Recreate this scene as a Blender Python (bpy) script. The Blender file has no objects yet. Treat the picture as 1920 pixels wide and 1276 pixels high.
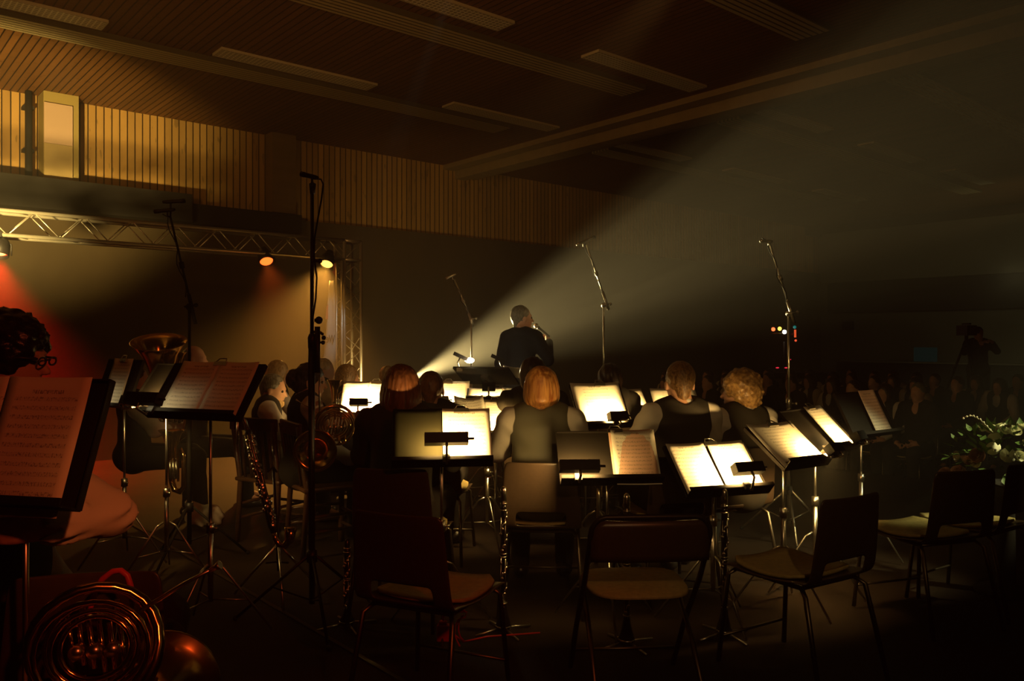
import bpy, math, random
import numpy as np
from mathutils import Vector, Matrix, Euler
random.seed(7); rng = np.random.RandomState(7)
sc = bpy.context.scene
COL = sc.collection
PI = math.pi
F = 1531.0; CAMZ = 1.42
# camera axes expressed in the hall's axes (x along the timber wall, y towards it)
RX, RY = 0.7604, -0.6494        # camera right
FX, FY = 0.6494, 0.7604         # camera forward
YAW = math.atan2(RY, RX)
def W(x, d, z=0.0):
    return Vector((x*RX + d*FX, x*RY + d*FY, z))
def P(px, py, d):
    """a point seen in the photo at (px, py), d metres deep"""
    return W((px-960)/F*d, d, CAMZ - (py-638)/F*d)
def X_(px, d): return (px-960)/F*d
def Z_(py, d): return CAMZ - (py-638)/F*d

# ------------------------------------------------------------------ camera, world, exposure
cam = bpy.data.cameras.new('camera'); camo = bpy.data.objects.new('camera', cam); COL.objects.link(camo)
cam.sensor_width = 36; cam.lens = 36*F/1920; cam.clip_start = .05; cam.clip_end = 200
camo.location = (0, 0, CAMZ); camo.rotation_euler = (PI/2, 0, YAW)
sc.camera = camo
sc.view_settings.view_transform = 'Standard'; sc.view_settings.look = 'None'
sc.view_settings.gamma = 1; sc.view_settings.use_curve_mapping = False
sc.view_settings.exposure = 0.0
w = bpy.data.worlds.new('night'); sc.world = w; w.use_nodes = True
w.node_tree.nodes['Background'].inputs[0].default_value = (.02, .015, .01, 1)
w.node_tree.nodes['Background'].inputs[1].default_value = 0.02
_vs = w.node_tree.nodes.new('ShaderNodeVolumeScatter')     # thin smoke haze in the air of the hall
_vs.inputs['Color'].default_value = (1, .95, .82, 1); _vs.inputs['Density'].default_value = .022; _vs.inputs['Anisotropy'].default_value = .35
w.node_tree.links.new(_vs.outputs[0], w.node_tree.nodes['World Output'].inputs['Volume'])
cy = sc.cycles
cy.use_denoising = True; cy.max_bounces = 5; cy.diffuse_bounces = 3; cy.glossy_bounces = 3
cy.volume_bounces = 0; cy.transmission_bounces = 3; cy.transparent_max_bounces = 6
cy.sample_clamp_indirect = 3.0; cy.caustics_reflective = False; cy.caustics_refractive = False
cy.use_light_tree = True

def aim(o, target):
    o.rotation_euler = (Vector(target) - o.location).to_track_quat('-Z', 'Y').to_euler()
def spot(name, loc, target, col, energy, angle, blend=.3, size=.05):
    l = bpy.data.lights.new(name, 'SPOT'); l.color = col; l.energy = energy
    l.spot_size = math.radians(angle); l.spot_blend = blend; l.shadow_soft_size = size
    o = bpy.data.objects.new(name, l); COL.objects.link(o); o.location = loc; aim(o, target); return o
def area(name, loc, target, col, energy, sx, sy, spread=180):
    l = bpy.data.lights.new(name, 'AREA'); l.shape = 'RECTANGLE'; l.size = sx; l.size_y = sy
    l.color = col; l.energy = energy; l.spread = math.radians(spread)
    o = bpy.data.objects.new(name, l); COL.objects.link(o); o.location = loc; aim(o, target); return o
WARM = (1.0, .62, .22)
# the follow light on the floor beyond the band, pointed up at the speaker
SPOT_POS = P(778, 706, 10.0); SPOT_AIM = P(1150, 538, 7.1)
spot('stage_spot', SPOT_POS, SPOT_AIM, (1.0, .75, .31), 6200, 20, 1.0, .03)
# a stage flood at the far left that washes the timber wall
spot('wall_wash', Vector((.2, 8.2, 1.7)), Vector((2.4, 15.4, 4.75)), (1.0, .68, .20), 5400, 46, .9, .12)
# dim red stage flood behind the photographer's left shoulder
spot('red_wash', W(1.6, -1.2, 3.2), W(-1.05, 2.4, .75), (1.0, .12, .03), 110, 46, .8, .10)
# added warm fill spots, no lamps stand there: on the seated players from behind the photographer, on the horns from the right, on the speaker's face
spot('band_fill', W(.5, -3.0, 3.9), P(1240, 735, 4.7), (1.0, .56, .20), 175, 27, .9, .08)
spot('horn_fill', W(1.9, 7.6, 5.2), P(570, 735, 6.9), (1.0, .52, .16), 240, 20, .9, .08)
spot('speaker_fill', W(8.0, 9.8, 3.4), P(995, 610, 7.8), (1.0, .55, .18), 420, 5, .9, .05)
spot('back_fill', P(700, 790, 11.5), P(790, 650, 16.0), (1.0, .66, .22), 330, 84, 1.0, .15)  # added fill to lift the haze and wall behind the band
spot('side_fill', W(.5, -3.0, 3.9), P(1645, 778, 5.4), (1.0, .34, .09), 420, 7, .9, .05)  # added narrow fill that tints the far right sheet orange
spot('sleeve_fill', W(1.6, -1.2, 3.25), P(205, 965, 2.15), (1.0, .24, .05), 120, 5.5, .8, .06)  # added narrow fill for the sleeve at the left edge
spot('far_fill', Vector((21.5, 7.0, 3.0)), Vector((28.0, 7.5, 2.2)), (1.0, .88, .42), 105, 150, .9, .3)  # added dim fill so the far end wall shows
spot('banner_fill', W(-.6, 8.6, 5.2), P(618, 610, 12.2), (.78, .92, .90), 200, 9, .7, .05)  # added cool fill to bring out the banner cloth
# added warm fill for the ceiling at the photographer's left
spot('ceiling_fill', W(-3.6, 1.0, 3.2), Vector((3.8, 7.6, 5.9)), (1.0, .46, .11), 800, 76, .9, .25)
# added fill, no lamp stands there, brightening the flowers from the right
spot('flower_fill', W(4.5, 3.7, 2.4), W(2.85, 4.6, 1.0), (1.0, .90, .42), 420, 26, .8, .05)

# ------------------------------------------------------------------ materials
MATS = {}
def lin(c): return tuple((v/12.92 if v <= .04045 else ((v+.055)/1.055)**2.4) for v in c)
def mat(name, col, rough=.6, metal=0, spec=.5, emit=None, es=0, coat=0, bump=None, noise=None, sss=0):
    if name in MATS: return MATS[name]
    m = bpy.data.materials.new(name); m.use_nodes = True; nt = m.node_tree; b = nt.nodes['Principled BSDF']
    b.inputs['Base Color'].default_value = (*col, 1); b.inputs['Roughness'].default_value = rough
    b.inputs['Metallic'].default_value = metal; b.inputs['Specular IOR Level'].default_value = spec
    b.inputs['Coat Weight'].default_value = coat
    if emit: b.inputs['Emission Color'].default_value = (*emit, 1); b.inputs['Emission Strength'].default_value = es
    if noise or bump:
        tc = nt.nodes.new('ShaderNodeTexCoord'); mp = nt.nodes.new('ShaderNodeMapping')
        nt.links.new(tc.outputs['Object'], mp.inputs['Vector'])
        sc3, amt = noise or ((20, 20, 20), 0)
        mp.inputs['Scale'].default_value = sc3
        n = nt.nodes.new('ShaderNodeTexNoise'); n.inputs['Scale'].default_value = 1; n.inputs['Detail'].default_value = 3
        nt.links.new(mp.outputs[0], n.inputs['Vector'])
        if noise:
            r = nt.nodes.new('ShaderNodeMix'); r.data_type = 'RGBA'
            r.inputs[6].default_value = (*[v*(1-amt) for v in col], 1); r.inputs[7].default_value = (*[min(1, v*(1+amt)) for v in col], 1)
            cr = nt.nodes.new('ShaderNodeMapRange'); cr.inputs[1].default_value = .3; cr.inputs[2].default_value = .7
            nt.links.new(n.outputs[0], cr.inputs[0]); nt.links.new(cr.outputs[0], r.inputs[0]); nt.links.new(r.outputs[2], b.inputs['Base Color'])
        if bump:
            bp = nt.nodes.new('ShaderNodeBump'); bp.inputs['Strength'].default_value = bump[0]; bp.inputs['Distance'].default_value = bump[1]
            nt.links.new(n.outputs[0], bp.inputs['Height']); nt.links.new(bp.outputs[0], b.inputs['Normal'])
    MATS[name] = m; return m

class NT:
    """small helper for node graphs"""
    def __init__(s, name, rough=.7, spec=.3):
        s.m = bpy.data.materials.new(name); s.m.use_nodes = True; s.nt = s.m.node_tree; s.b = s.nt.nodes['Principled BSDF']
        s.b.inputs['Roughness'].default_value = rough; s.b.inputs['Specular IOR Level'].default_value = spec
        MATS[name] = s.m
        tc = s.nt.nodes.new('ShaderNodeTexCoord'); sp = s.nt.nodes.new('ShaderNodeSeparateXYZ')
        s.nt.links.new(tc.outputs['Object'], sp.inputs[0]); s.obj = tc.outputs['Object']; s.x, s.y, s.z = sp.outputs
    def M(s, op, a, b=None, c=None):
        n = s.nt.nodes.new('ShaderNodeMath'); n.operation = op
        for i, v in enumerate((a, b, c)):
            if v is None: continue
            if isinstance(v, (int, float)): n.inputs[i].default_value = v
            else: s.nt.links.new(v, n.inputs[i])
        return n.outputs[0]
    def noise(s, scale, detail=3, vec=None, rough=.5):
        mp = s.nt.nodes.new('ShaderNodeMapping'); s.nt.links.new(vec or s.obj, mp.inputs['Vector']); mp.inputs['Scale'].default_value = scale
        n = s.nt.nodes.new('ShaderNodeTexNoise'); n.inputs['Scale'].default_value = 1; n.inputs['Detail'].default_value = detail
        n.inputs['Roughness'].default_value = rough
        s.nt.links.new(mp.outputs[0], n.inputs['Vector']); return n.outputs[0]
    def white(s, v):
        n = s.nt.nodes.new('ShaderNodeTexWhiteNoise'); n.noise_dimensions = '1D'; s.nt.links.new(v, n.inputs['W']); return n.outputs['Value']
    def mix(s, f, a, b):
        n = s.nt.nodes.new('ShaderNodeMix'); n.data_type = 'RGBA'
        for i, v in ((0, f), (6, a), (7, b)):
            if isinstance(v, tuple): n.inputs[i].default_value = (*v, 1)
            elif isinstance(v, (int, float)): n.inputs[i].default_value = v
            else: s.nt.links.new(v, n.inputs[i])
        return n.outputs[2]
    def color(s, v): s.nt.links.new(v, s.b.inputs['Base Color'])
    def bump(s, h, strength=.5, dist=.01):
        bp = s.nt.nodes.new('ShaderNodeBump'); bp.inputs['Strength'].default_value = strength; bp.inputs['Distance'].default_value = dist
        s.nt.links.new(h, bp.inputs['Height']); s.nt.links.new(bp.outputs[0], s.b.inputs['Normal'])

def boards(name, axis, pitch, base, dark, gap=.12, rough=.6):
    n = NT(name, rough); a = {'x': n.x, 'y': n.y}[axis]
    v = n.M('MULTIPLY', a, 1/pitch); fr = n.M('FRACT', v); fl = n.M('FLOOR', v)
    g = n.M('LESS_THAN', fr, gap)
    r = n.white(fl)
    sc3 = (1.2, 9, 9) if axis == 'y' else (9, 9, 1.2)
    grain = n.noise(sc3, 4)
    knots = n.M('GREATER_THAN', n.noise((11, 11, 3) if axis == 'x' else (3, 11, 11), 1), .70)
    f1 = n.M('ADD', n.M('MULTIPLY', r, .5), n.M('MULTIPLY', grain, .5))
    c = n.mix(f1, tuple(v*.62 for v in base), tuple(min(1, v*1.25) for v in base))
    c = n.mix(n.M('MULTIPLY', knots, .6), c, tuple(v*.35 for v in base))
    c = n.mix(g, c, dark); n.color(c)
    n.bump(n.M('SUBTRACT', 1, g), .9, .012)
    return n.m
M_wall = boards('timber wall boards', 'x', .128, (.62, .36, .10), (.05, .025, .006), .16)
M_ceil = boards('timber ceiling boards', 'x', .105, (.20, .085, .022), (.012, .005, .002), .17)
M_floor = mat('stage floor', (.024, .015, .009), .7, spec=.15, noise=((2.5, 2.5, 2.5), .35), bump=(.15, .01))
M_hall = mat('hall floor', (.02, .015, .010), .8, noise=((2, 2, 2), .3))
M_plas = mat('grey plaster', (.14, .13, .085), .85, noise=((.8, .8, .8), .12))
M_plas2 = mat('brown curtain', (.115, .078, .034), .9, noise=((1.5, 1.5, .5), .15))
M_dark = mat('dark header', (.014, .010, .006), .8, noise=((3, 3, 3), .2))
M_beam = mat('painted beam', (.34, .25, .12), .7, noise=((1, 6, 6), .12))
M_strip = None
n = NT('ribbed strip metal', .5, .4)
fr = n.M('FRACT', n.M('MULTIPLY', n.y, 1/.085)); g = n.M('LESS_THAN', fr, .32)
n.color(n.mix(g, (.60, .49, .26), (.11, .085, .04))); n.bump(n.M('SUBTRACT', 1, g), .8, .02); M_strip = n.m
n = NT('fixture louvre', .35, .5)
g = n.M('LESS_THAN', n.M('MAXIMUM', n.M('MULTIPLY', n.M('LESS_THAN', n.M('FRACT', n.M('MULTIPLY', n.x, 1/.062)), .3), 1), n.M('LESS_THAN', n.M('FRACT', n.M('MULTIPLY', n.y, 1/.062)), .3)), .5)
n.color(n.mix(g, (.98, .90, .68), (.42, .34, .2))); M_louv = n.m
M_white = mat('white fixture body', (.6, .5, .32), .5)
M_black = mat('black painted metal', (.015, .013, .012), .42, spec=.4)
M_desk = mat('black desk metal', (.014, .011, .008), .65, spec=.15)
M_steel = mat('polished steel tube', (.72, .67, .56), .30, metal=1)
M_chrome = mat('bright metal', (.9, .84, .70), .27, metal=1)
M_alu = mat('truss aluminium', (.78, .72, .58), .34, metal=.7)
M_brass = mat('lacquered brass', (.85, .55, .20), .14, metal=1)
M_shell = mat('brown moulded plastic', (.060, .038, .022), .34, spec=.5, noise=((60, 60, 60), .12))
M_seat = mat('tan seat vinyl', (.50, .40, .15), .55, noise=((50, 50, 50), .15))
M_wood = mat('dark turned wood', (.085, .040, .018), .35, noise=((3, 3, 20), .3))
M_vest = mat('black waistcoat cloth', (.040, .034, .026), .85, spec=.2)
M_vestg = mat('grey satin waistcoat', (.20, .19, .13), .55, spec=.4, noise=((6, 6, 4), .12))
M_shirt = mat('white shirt cotton', (.72, .66, .56), .8, spec=.2, bump=(.25, .01))
M_trou = mat('black trousers', (.022, .018, .015), .85, spec=.2)
M_shoe = mat('black shoe leather', (.02, .016, .013), .3)
M_navy = mat('navy suit cloth', (.014, .015, .020), .8, spec=.25, noise=((4, 4, 2), .12))
M_skin = mat('skin', (.66, .36, .22), .5, spec=.35)
M_eye = mat('eye', (.05, .035, .03), .15)
M_red = mat('red plastic', (.75, .05, .03), .4)
M_clar = mat('blackwood', (.016, .012, .011), .2, spec=.6)
M_cork = mat('cork', (.5, .33, .18), .8)
M_cloth = mat('pale banner cloth', (.55, .60, .58), .8, noise=((4, 4, 4), .06))
M_ink = mat('dark green print', (.04, .06, .045), .8)
M_rprint = mat('faded red print', (.45, .16, .12), .8)
M_rose = mat('cream rose petals', (.82, .80, .58), .6)
M_rosep = mat('blush rose petals', (.55, .36, .26), .6)
M_leaf = mat('green leaves', (.08, .15, .03), .5)
M_rubber = mat('rubber', (.01, .01, .01), .8)
def hairmat(name, a, b, sc3=(70, 70, 6), rough=.34):
    n = NT('hair ' + name, rough, .5)
    f = n.noise(sc3, 3); r = n.nt.nodes.new('ShaderNodeMapRange'); r.inputs[1].default_value = .35; r.inputs[2].default_value = .65
    n.nt.links.new(f, r.inputs[0]); n.color(n.mix(r.outputs[0], a, b)); n.bump(f, .8, .006); return n.m
H_red = hairmat('copper', (.42, .13, .03), (.85, .42, .12))
H_brown = hairmat('brown', (.10, .035, .015), (.24, .09, .035))
H_dark = hairmat('dark', (.02, .010, .007), (.06, .028, .014))
H_black = hairmat('black', (.006, .005, .004), (.018, .012, .009), (50, 50, 50))
H_blond = hairmat('blond', (.40, .24, .09), (.72, .50, .24), (40, 40, 20))
H_curl = hairmat('curly blond', (.26, .13, .04), (.60, .36, .13), (55, 55, 55))
H_grey = hairmat('grey', (.10, .09, .07), (.26, .23, .17), (80, 80, 30))
H_short = hairmat('short brown', (.12, .06, .022), (.34, .19, .075), (90, 90, 60))

def paper_mat(name, staves=True, tone=(.86, .80, .66), off=0.0):
    n = NT(name, .75, .2)
    # the sheet's own frame: x across, z up the page (metres from the page's middle)
    row = n.M('MULTIPLY', n.M('ADD', n.z, .1485+off), 1/.0228); fr = n.M('FRACT', row)
    inst = n.M('MULTIPLY', n.M('GREATER_THAN', fr, .25), n.M('LESS_THAN', fr, .70))
    line = n.M('LESS_THAN', n.M('FRACT', n.M('MULTIPLY', n.M('SUBTRACT', fr, .25), 1/.09)), .22)
    mx = n.M('LESS_THAN', n.M('ABSOLUTE', n.x), .090); mz = n.M('LESS_THAN', n.z, .118); mz2 = n.M('GREATER_THAN', n.z, -.135)
    notes = n.M('GREATER_THAN', n.noise((260, 1, 150), 2), .56)
    zone = n.M('MULTIPLY', n.M('MULTIPLY', mx, mz), n.M('MULTIPLY', mz2, inst))
    ink = n.M('MULTIPLY', zone, n.M('MAXIMUM', n.M('MULTIPLY', line, .55), n.M('MULTIPLY', notes, .8)))
    title = n.M('MULTIPLY', n.M('MULTIPLY', n.M('LESS_THAN', n.M('ABSOLUTE', n.x), .045), n.M('MULTIPLY', n.M('GREATER_THAN', n.z, .126), n.M('LESS_THAN', n.z, .136))), n.M('GREATER_THAN', n.noise((300, 1, 60), 2), .5))
    tot = n.M('MINIMUM', 1, n.M('ADD', ink, n.M('MULTIPLY', title, .8)))
    n.color(n.mix(n.M('MULTIPLY', tot, .8), tone, (.10, .07, .05)))
    # light passes through a thin sheet
    return n.m
M_paper = paper_mat('printed sheet music'); M_paper2 = paper_mat('printed sheet music worn', tone=(.72, .46, .32), off=.009)
M_folder = mat('dark olive folder card', (.010, .0088, .0035), .8, spec=.06)

# ------------------------------------------------------------------ mesh helpers
class MB:
    def __init__(s): s.v = []; s.f = []; s.sm = []
    def add(s, vs, fs, smooth=False):
        o = len(s.v); s.v += [tuple(v) for v in vs]; s.f += [tuple(i+o for i in f) for f in fs]; s.sm += [smooth]*len(fs); return s
    def box(s, c, size, R=None, taper=None):
        hx, hy, hz = [v/2 for v in size]; c = Vector(c); vs = []
        for z in (-hz, hz):
            t = taper if (taper and z > 0) else 1
            for x, y in ((-hx, -hy), (hx, -hy), (hx, hy), (-hx, hy)):
                p = Vector((x*t, y*t, z)); vs.append(c + (R @ p if R else p))
        return s.add(vs, [(3, 2, 1, 0), (4, 5, 6, 7), (0, 1, 5, 4), (1, 2, 6, 5), (2, 3, 7, 6), (3, 0, 4, 7)])
    def tube(s, pts, r, seg=8, closed=False, caps=True):
        pts = [Vector(p) for p in pts]; n = len(pts); rr = r if isinstance(r, (list, tuple)) else [r]*n
        vs = []; prev = None
        for i, p in enumerate(pts):
            if closed: t = pts[(i+1) % n] - pts[i-1]
            else: t = pts[min(i+1, n-1)] - pts[max(i-1, 0)]
            t.normalize()
            if prev is None:
                a = Vector((0, 0, 1)) if abs(t.z) < .9 else Vector((1, 0, 0)); u = t.cross(a).normalized()
            else: u = (prev - t*prev.dot(t)).normalized()
            prev = u; v = t.cross(u)
            for k in range(seg):
                an = 2*PI*k/seg; vs.append(p + (u*math.cos(an) + v*math.sin(an))*rr[i])
        fs = []
        for i in range(n if closed else n-1):
            j = (i+1) % n
            for k in range(seg):
                l = (k+1) % seg; fs.append((i*seg+k, i*seg+l, j*seg+l, j*seg+k))
        if caps and not closed: fs += [tuple(reversed(range(seg))), tuple((n-1)*seg+k for k in range(seg))]
        return s.add(vs, fs, True)
    def lathe(s, prof, M=None, seg=20):
        """prof: (radius, height) pairs turned about z"""
        M = M or Matrix(); vs = []
        for r, z in prof:
            for k in range(seg):
                a = 2*PI*k/seg; vs.append(M @ Vector((r*math.cos(a), r*math.sin(a), z)))
        fs = [(i*seg+k, i*seg+(k+1) % seg, (i+1)*seg+(k+1) % seg, (i+1)*seg+k) for i in range(len(prof)-1) for k in range(seg)]
        if prof[0][0] > 1e-6: fs.append(tuple(reversed(range(seg))))
        if prof[-1][0] > 1e-6: fs.append(tuple((len(prof)-1)*seg+k for k in range(seg)))
        return s.add(vs, fs, True)
    def ball(s, c, r, sc3=(1, 1, 1), seg=10):
        M = Matrix.Translation(Vector(c)) @ Matrix.Diagonal((*sc3, 1))
        h = seg//2
        return s.lathe([(max(1e-7, r*math.sin(PI*i/h)), -r*math.cos(PI*i/h)) for i in range(h+1)], M, seg)
    def mesh(s, name, m):
        me = bpy.data.meshes.new(name); me.from_pydata(s.v, [], s.f); me.polygons.foreach_set('use_smooth', s.sm)
        if m: me.materials.append(m)
        me.update(); return me
    def build(s, name, m, parent=None, loc=None, label=None):
        o = bpy.data.objects.new(name, s.mesh(name, m)); COL.objects.link(o)
        if parent: o.parent = parent
        if loc: o.location = loc
        if label: o['label'] = label
        return o
def mod_bevel(o, w_=.004, seg=2):
    b = o.modifiers.new('bevel', 'BEVEL'); b.width = w_; b.segments = seg; b.limit_method = 'ANGLE'; return o
def tag(o, label, cat, group=None, kind=None):
    o['label'] = label; o['category'] = cat
    if group: o['group'] = group
    if kind: o['kind'] = kind
    return o
def thing(name, label, cat, loc=(0, 0, 0), rot=0, group=None, scale=1):
    o = bpy.data.objects.new(name, None); COL.objects.link(o); o.empty_display_size = .1
    o.location = loc; o.rotation_euler = (0, 0, rot); o.scale = (scale,)*3
    return tag(o, label, cat, group)
def struct(name, mb, m):
    o = mb.build(name, m); o['kind'] = 'structure'; return o
def copy_tree(o, parent=None):
    c = o.copy(); COL.objects.link(c); c.parent = parent
    if parent: c.matrix_parent_inverse = o.matrix_parent_inverse.copy()
    for ch in list(o.children): copy_tree(ch, c)
    return c
def ang(deg): return math.radians(deg) + YAW      # heading measured from the photo's view axis

# ------------------------------------------------------------------ signed-distance bodies
def surface_nets(G, org, h):
    S = G < 0
    nx, ny, nz = [v-1 for v in G.shape]
    cnt = np.zeros((nx, ny, nz), np.int16); acc = np.zeros((3, nx, ny, nz), np.float32)
    for ax in range(3):
        for o1 in (0, 1):
            for o2 in (0, 1):
                st = [0, 0, 0]; oth = [i for i in range(3) if i != ax]; st[oth[0]] = o1; st[oth[1]] = o2
                en = list(st); en[ax] = 1
                s0 = tuple(slice(st[i], st[i]+(nx, ny, nz)[i]) for i in range(3)); s1 = tuple(slice(en[i], en[i]+(nx, ny, nz)[i]) for i in range(3))
                m = S[s0] != S[s1]; a = G[s0][m]; b = G[s1][m]; t = a/(a-b)
                cnt[m] += 1
                for i in range(3): acc[i][m] += st[i] + (t if i == ax else 0)
    mask = cnt > 0; idx = -np.ones(mask.shape, np.int64); idx[mask] = np.arange(mask.sum())
    ijk = np.argwhere(mask); V = (ijk + (acc[:, mask]/cnt[mask]).T)*h + org
    faces = []
    for ax in range(3):
        b_, c_ = (ax+1) % 3, (ax+2) % 3
        sl0 = [slice(1, None)]*3; sl0[ax] = slice(0, -1); sl1 = [slice(1, None)]*3; sl1[ax] = slice(1, None)
        # edges whose four cells all exist
        A = S[tuple(sl0)]; B = S[tuple(sl1)]; e = np.argwhere(A != B)
        if not len(e): continue
        ins = A[tuple(e.T)]
        base = e.copy(); base[:, b_] += 1; base[:, c_] += 1
        ok = (base[:, b_] < (nx, ny, nz)[b_]) & (base[:, c_] < (nx, ny, nz)[c_]); base = base[ok]; ins = ins[ok]
        def cell(db, dc):
            q = base.copy(); q[:, b_] += db; q[:, c_] += dc; return idx[tuple(q.T)]
        q = np.stack([cell(-1, -1), cell(0, -1), cell(0, 0), cell(-1, 0)], 1)
        q[~ins] = q[~ins][:, ::-1]; q = q[(q >= 0).all(1)]; faces.append(q)
    return V, np.concatenate(faces)

def sdf(prims, h, pad=.03, noise=None):
    """prims: dicts with kind, frame (R, c), radii, k, op"""
    lo = np.full(3, 9e9); hi = -lo
    for p in prims:
        if p['op'] == 'u': lo = np.minimum(lo, p['lo']); hi = np.maximum(hi, p['hi'])
    lo -= pad; hi += pad; n = np.ceil((hi-lo)/h).astype(int)+1
    G = np.full(n, 1.0, np.float32)
    axs = [lo[i] + h*np.arange(n[i]) for i in range(3)]
    for p in prims:
        mg = p['k']*1.5 + 3*h + .01
        a = np.clip(((p['lo']-mg-lo)/h).astype(int), 0, n); b = np.clip(((p['hi']+mg-lo)/h).astype(int)+1, 0, n)
        if (b <= a).any(): continue
        sl = tuple(slice(a[i], b[i]) for i in range(3))
        X, Y, Z = np.meshgrid(*[axs[i][sl[i]] for i in range(3)], indexing='ij')
        d = p['fn'](X, Y, Z).astype(np.float32); g = G[sl]; k = p['k']
        if p['op'] == 'u':
            hh = np.maximum(k-np.abs(g-d), 0)/max(k, 1e-6); G[sl] = np.minimum(g, d) - hh*hh*k*.25
        else:
            d = -d; hh = np.maximum(k-np.abs(g-d), 0)/max(k, 1e-6); G[sl] = np.maximum(g, d) + hh*hh*k*.25
    if noise:
        X, Y, Z = np.meshgrid(*axs, indexing='ij'); G = G + noise(X, Y, Z).astype(np.float32)
    G[0] = G[-1] = 1; G[:, 0] = G[:, -1] = 1; G[:, :, 0] = G[:, :, -1] = 1
    return surface_nets(G, lo, h)
def E_(c, r, k=.02, op='u', fr=None):
    """ellipsoid; fr=(R, c0) puts it in a turned frame"""
    R, c0 = fr if fr else (np.eye(3), np.zeros(3)); c = np.array(c, float); r = np.array(r, float)
    cw = R @ c + c0; ext = np.sqrt((R**2) @ (r**2))
    def fn(X, Y, Z):
        q = [(X-cw[0])*R[0, i] + (Y-cw[1])*R[1, i] + (Z-cw[2])*R[2, i] for i in range(3)]
        k0 = np.sqrt(sum((q[i]/r[i])**2 for i in range(3))); k1 = np.sqrt(sum((q[i]/r[i]**2)**2 for i in range(3)))
        return k0*(k0-1)/np.maximum(k1, 1e-6)
    return dict(fn=fn, lo=cw-ext, hi=cw+ext, k=k, op=op)
def C_(a, b, r1, r2, k=.02, op='u', fr=None, sy=1.0):
    """round cone from a to b, flattened in y by sy"""
    R, c0 = fr if fr else (np.eye(3), np.zeros(3)); a = R @ np.array(a, float) + c0; b = R @ np.array(b, float) + c0
    rm = max(r1, r2); lo = np.minimum(a, b)-rm; hi = np.maximum(a, b)+rm
    def fn(X, Y, Z):
        ab = (b-a)*np.array([1, 1/sy, 1]); px, py, pz = X-a[0], (Y-a[1])/sy, Z-a[2]
        t = np.clip((px*ab[0]+py*ab[1]+pz*ab[2])/max(ab@ab, 1e-9), 0, 1)
        return (np.sqrt((px-t*ab[0])**2+(py-t*ab[1])**2+(pz-t*ab[2])**2) - (r1+(r2-r1)*t))*(sy if sy < 1 else 1)
    return dict(fn=fn, lo=lo, hi=hi, k=k, op=op)
def sdf_obj(name, prims, h, m, parent, noise=None, smooth=1, label=None):
    V, Q = sdf(prims, h, noise=noise)
    me = bpy.data.meshes.new(name); me.from_pydata(V.tolist(), [], Q.tolist()); me.polygons.foreach_set('use_smooth', [True]*len(Q))
    me.materials.append(m); me.update()
    o = bpy.data.objects.new(name, me); COL.objects.link(o); o.parent = parent
    if smooth:
        s = o.modifiers.new('smooth', 'SMOOTH'); s.factor = .5; s.iterations = smooth
    if label: o['label'] = label
    return o
def rotm(yaw=0, pitch=0, roll=0):
    return np.array(Euler((math.radians(pitch), math.radians(roll), math.radians(yaw)), 'XYZ').to_matrix())
def folds(a=.004, f=34):
    f = f*2.6; a = a*.6
    return lambda X, Y, Z: a*np.sin(f*.55*X+.8*f*Z+2.5*np.sin(13*Y+7*X))*(.5+.5*np.sin(f*.25*Z-19*X+17*Y+1.7))

def head_prims(fr, fem=False):
    e = [E_((0, -.012, .022), (.074, .094, .096), .02, fr=fr), E_((0, .028, -.035), (.060, .062, .075), .03, fr=fr),
         E_((0, .060, -.092), (.026, .024, .02), .025, fr=fr), C_((0, .088, .002), (0, .106, -.030), .008, .013, .012, fr=fr),
         E_((0, .078, .022), (.050, .014, .009), .012, fr=fr), E_((0, .086, -.060), (.022, .010, .009), .008, fr=fr),
         E_((.03, .098, .003), (.016, .012, .010), .008, 's', fr=fr), E_((-.03, .098, .003), (.016, .012, .010), .008, 's', fr=fr)]
    for s in (-1, 1): e.append(E_((s*.078, -.004, -.012), (.009, .019, .031), .006, fr=fr))
    return e
def hand_prims(wr, d, n, curl=.9, fat=1.0):
    wr = np.array(wr, float); d = np.array(d, float); d /= np.linalg.norm(d); n = np.array(n, float); n -= d*(n@d); n /= np.linalg.norm(n); l = np.cross(d, n)
    out = [C_(wr, wr+d*.035, .024*fat, .028*fat, .02)]
    for t in (-1, 0, 1): out.append(C_(wr+d*.02+l*.018*t, wr+d*.075+l*.024*t, .015*fat, .013*fat, .012))
    for i, (t, L) in enumerate(((-1.5, .078), (-.5, .088), (.5, .082), (1.5, .064))):
        a = wr+d*.080+l*.0185*t; b = a + (d*math.cos(curl*.5)+n*math.sin(curl*.5))*L*.45
        c = b + (d*math.cos(curl*1.3)+n*math.sin(curl*1.3))*L*.33; e = c + (d*math.cos(curl*2)+n*math.sin(curl*2))*L*.24
        out += [C_(a, b, .0100, .0092, .004), C_(b, c, .0092, .0085, .004), C_(c, e, .0085, .0078, .004)]
    a = wr+d*.025-l*.024; b = a + (-l*.55+d*.6+n*.45)*.042; c = b + (-l*.1+d*.75+n*.6)*.036
    out += [C_(a, b, .014, .011, .008), C_(b, c, .011, .009, .004)]
    return out

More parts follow.
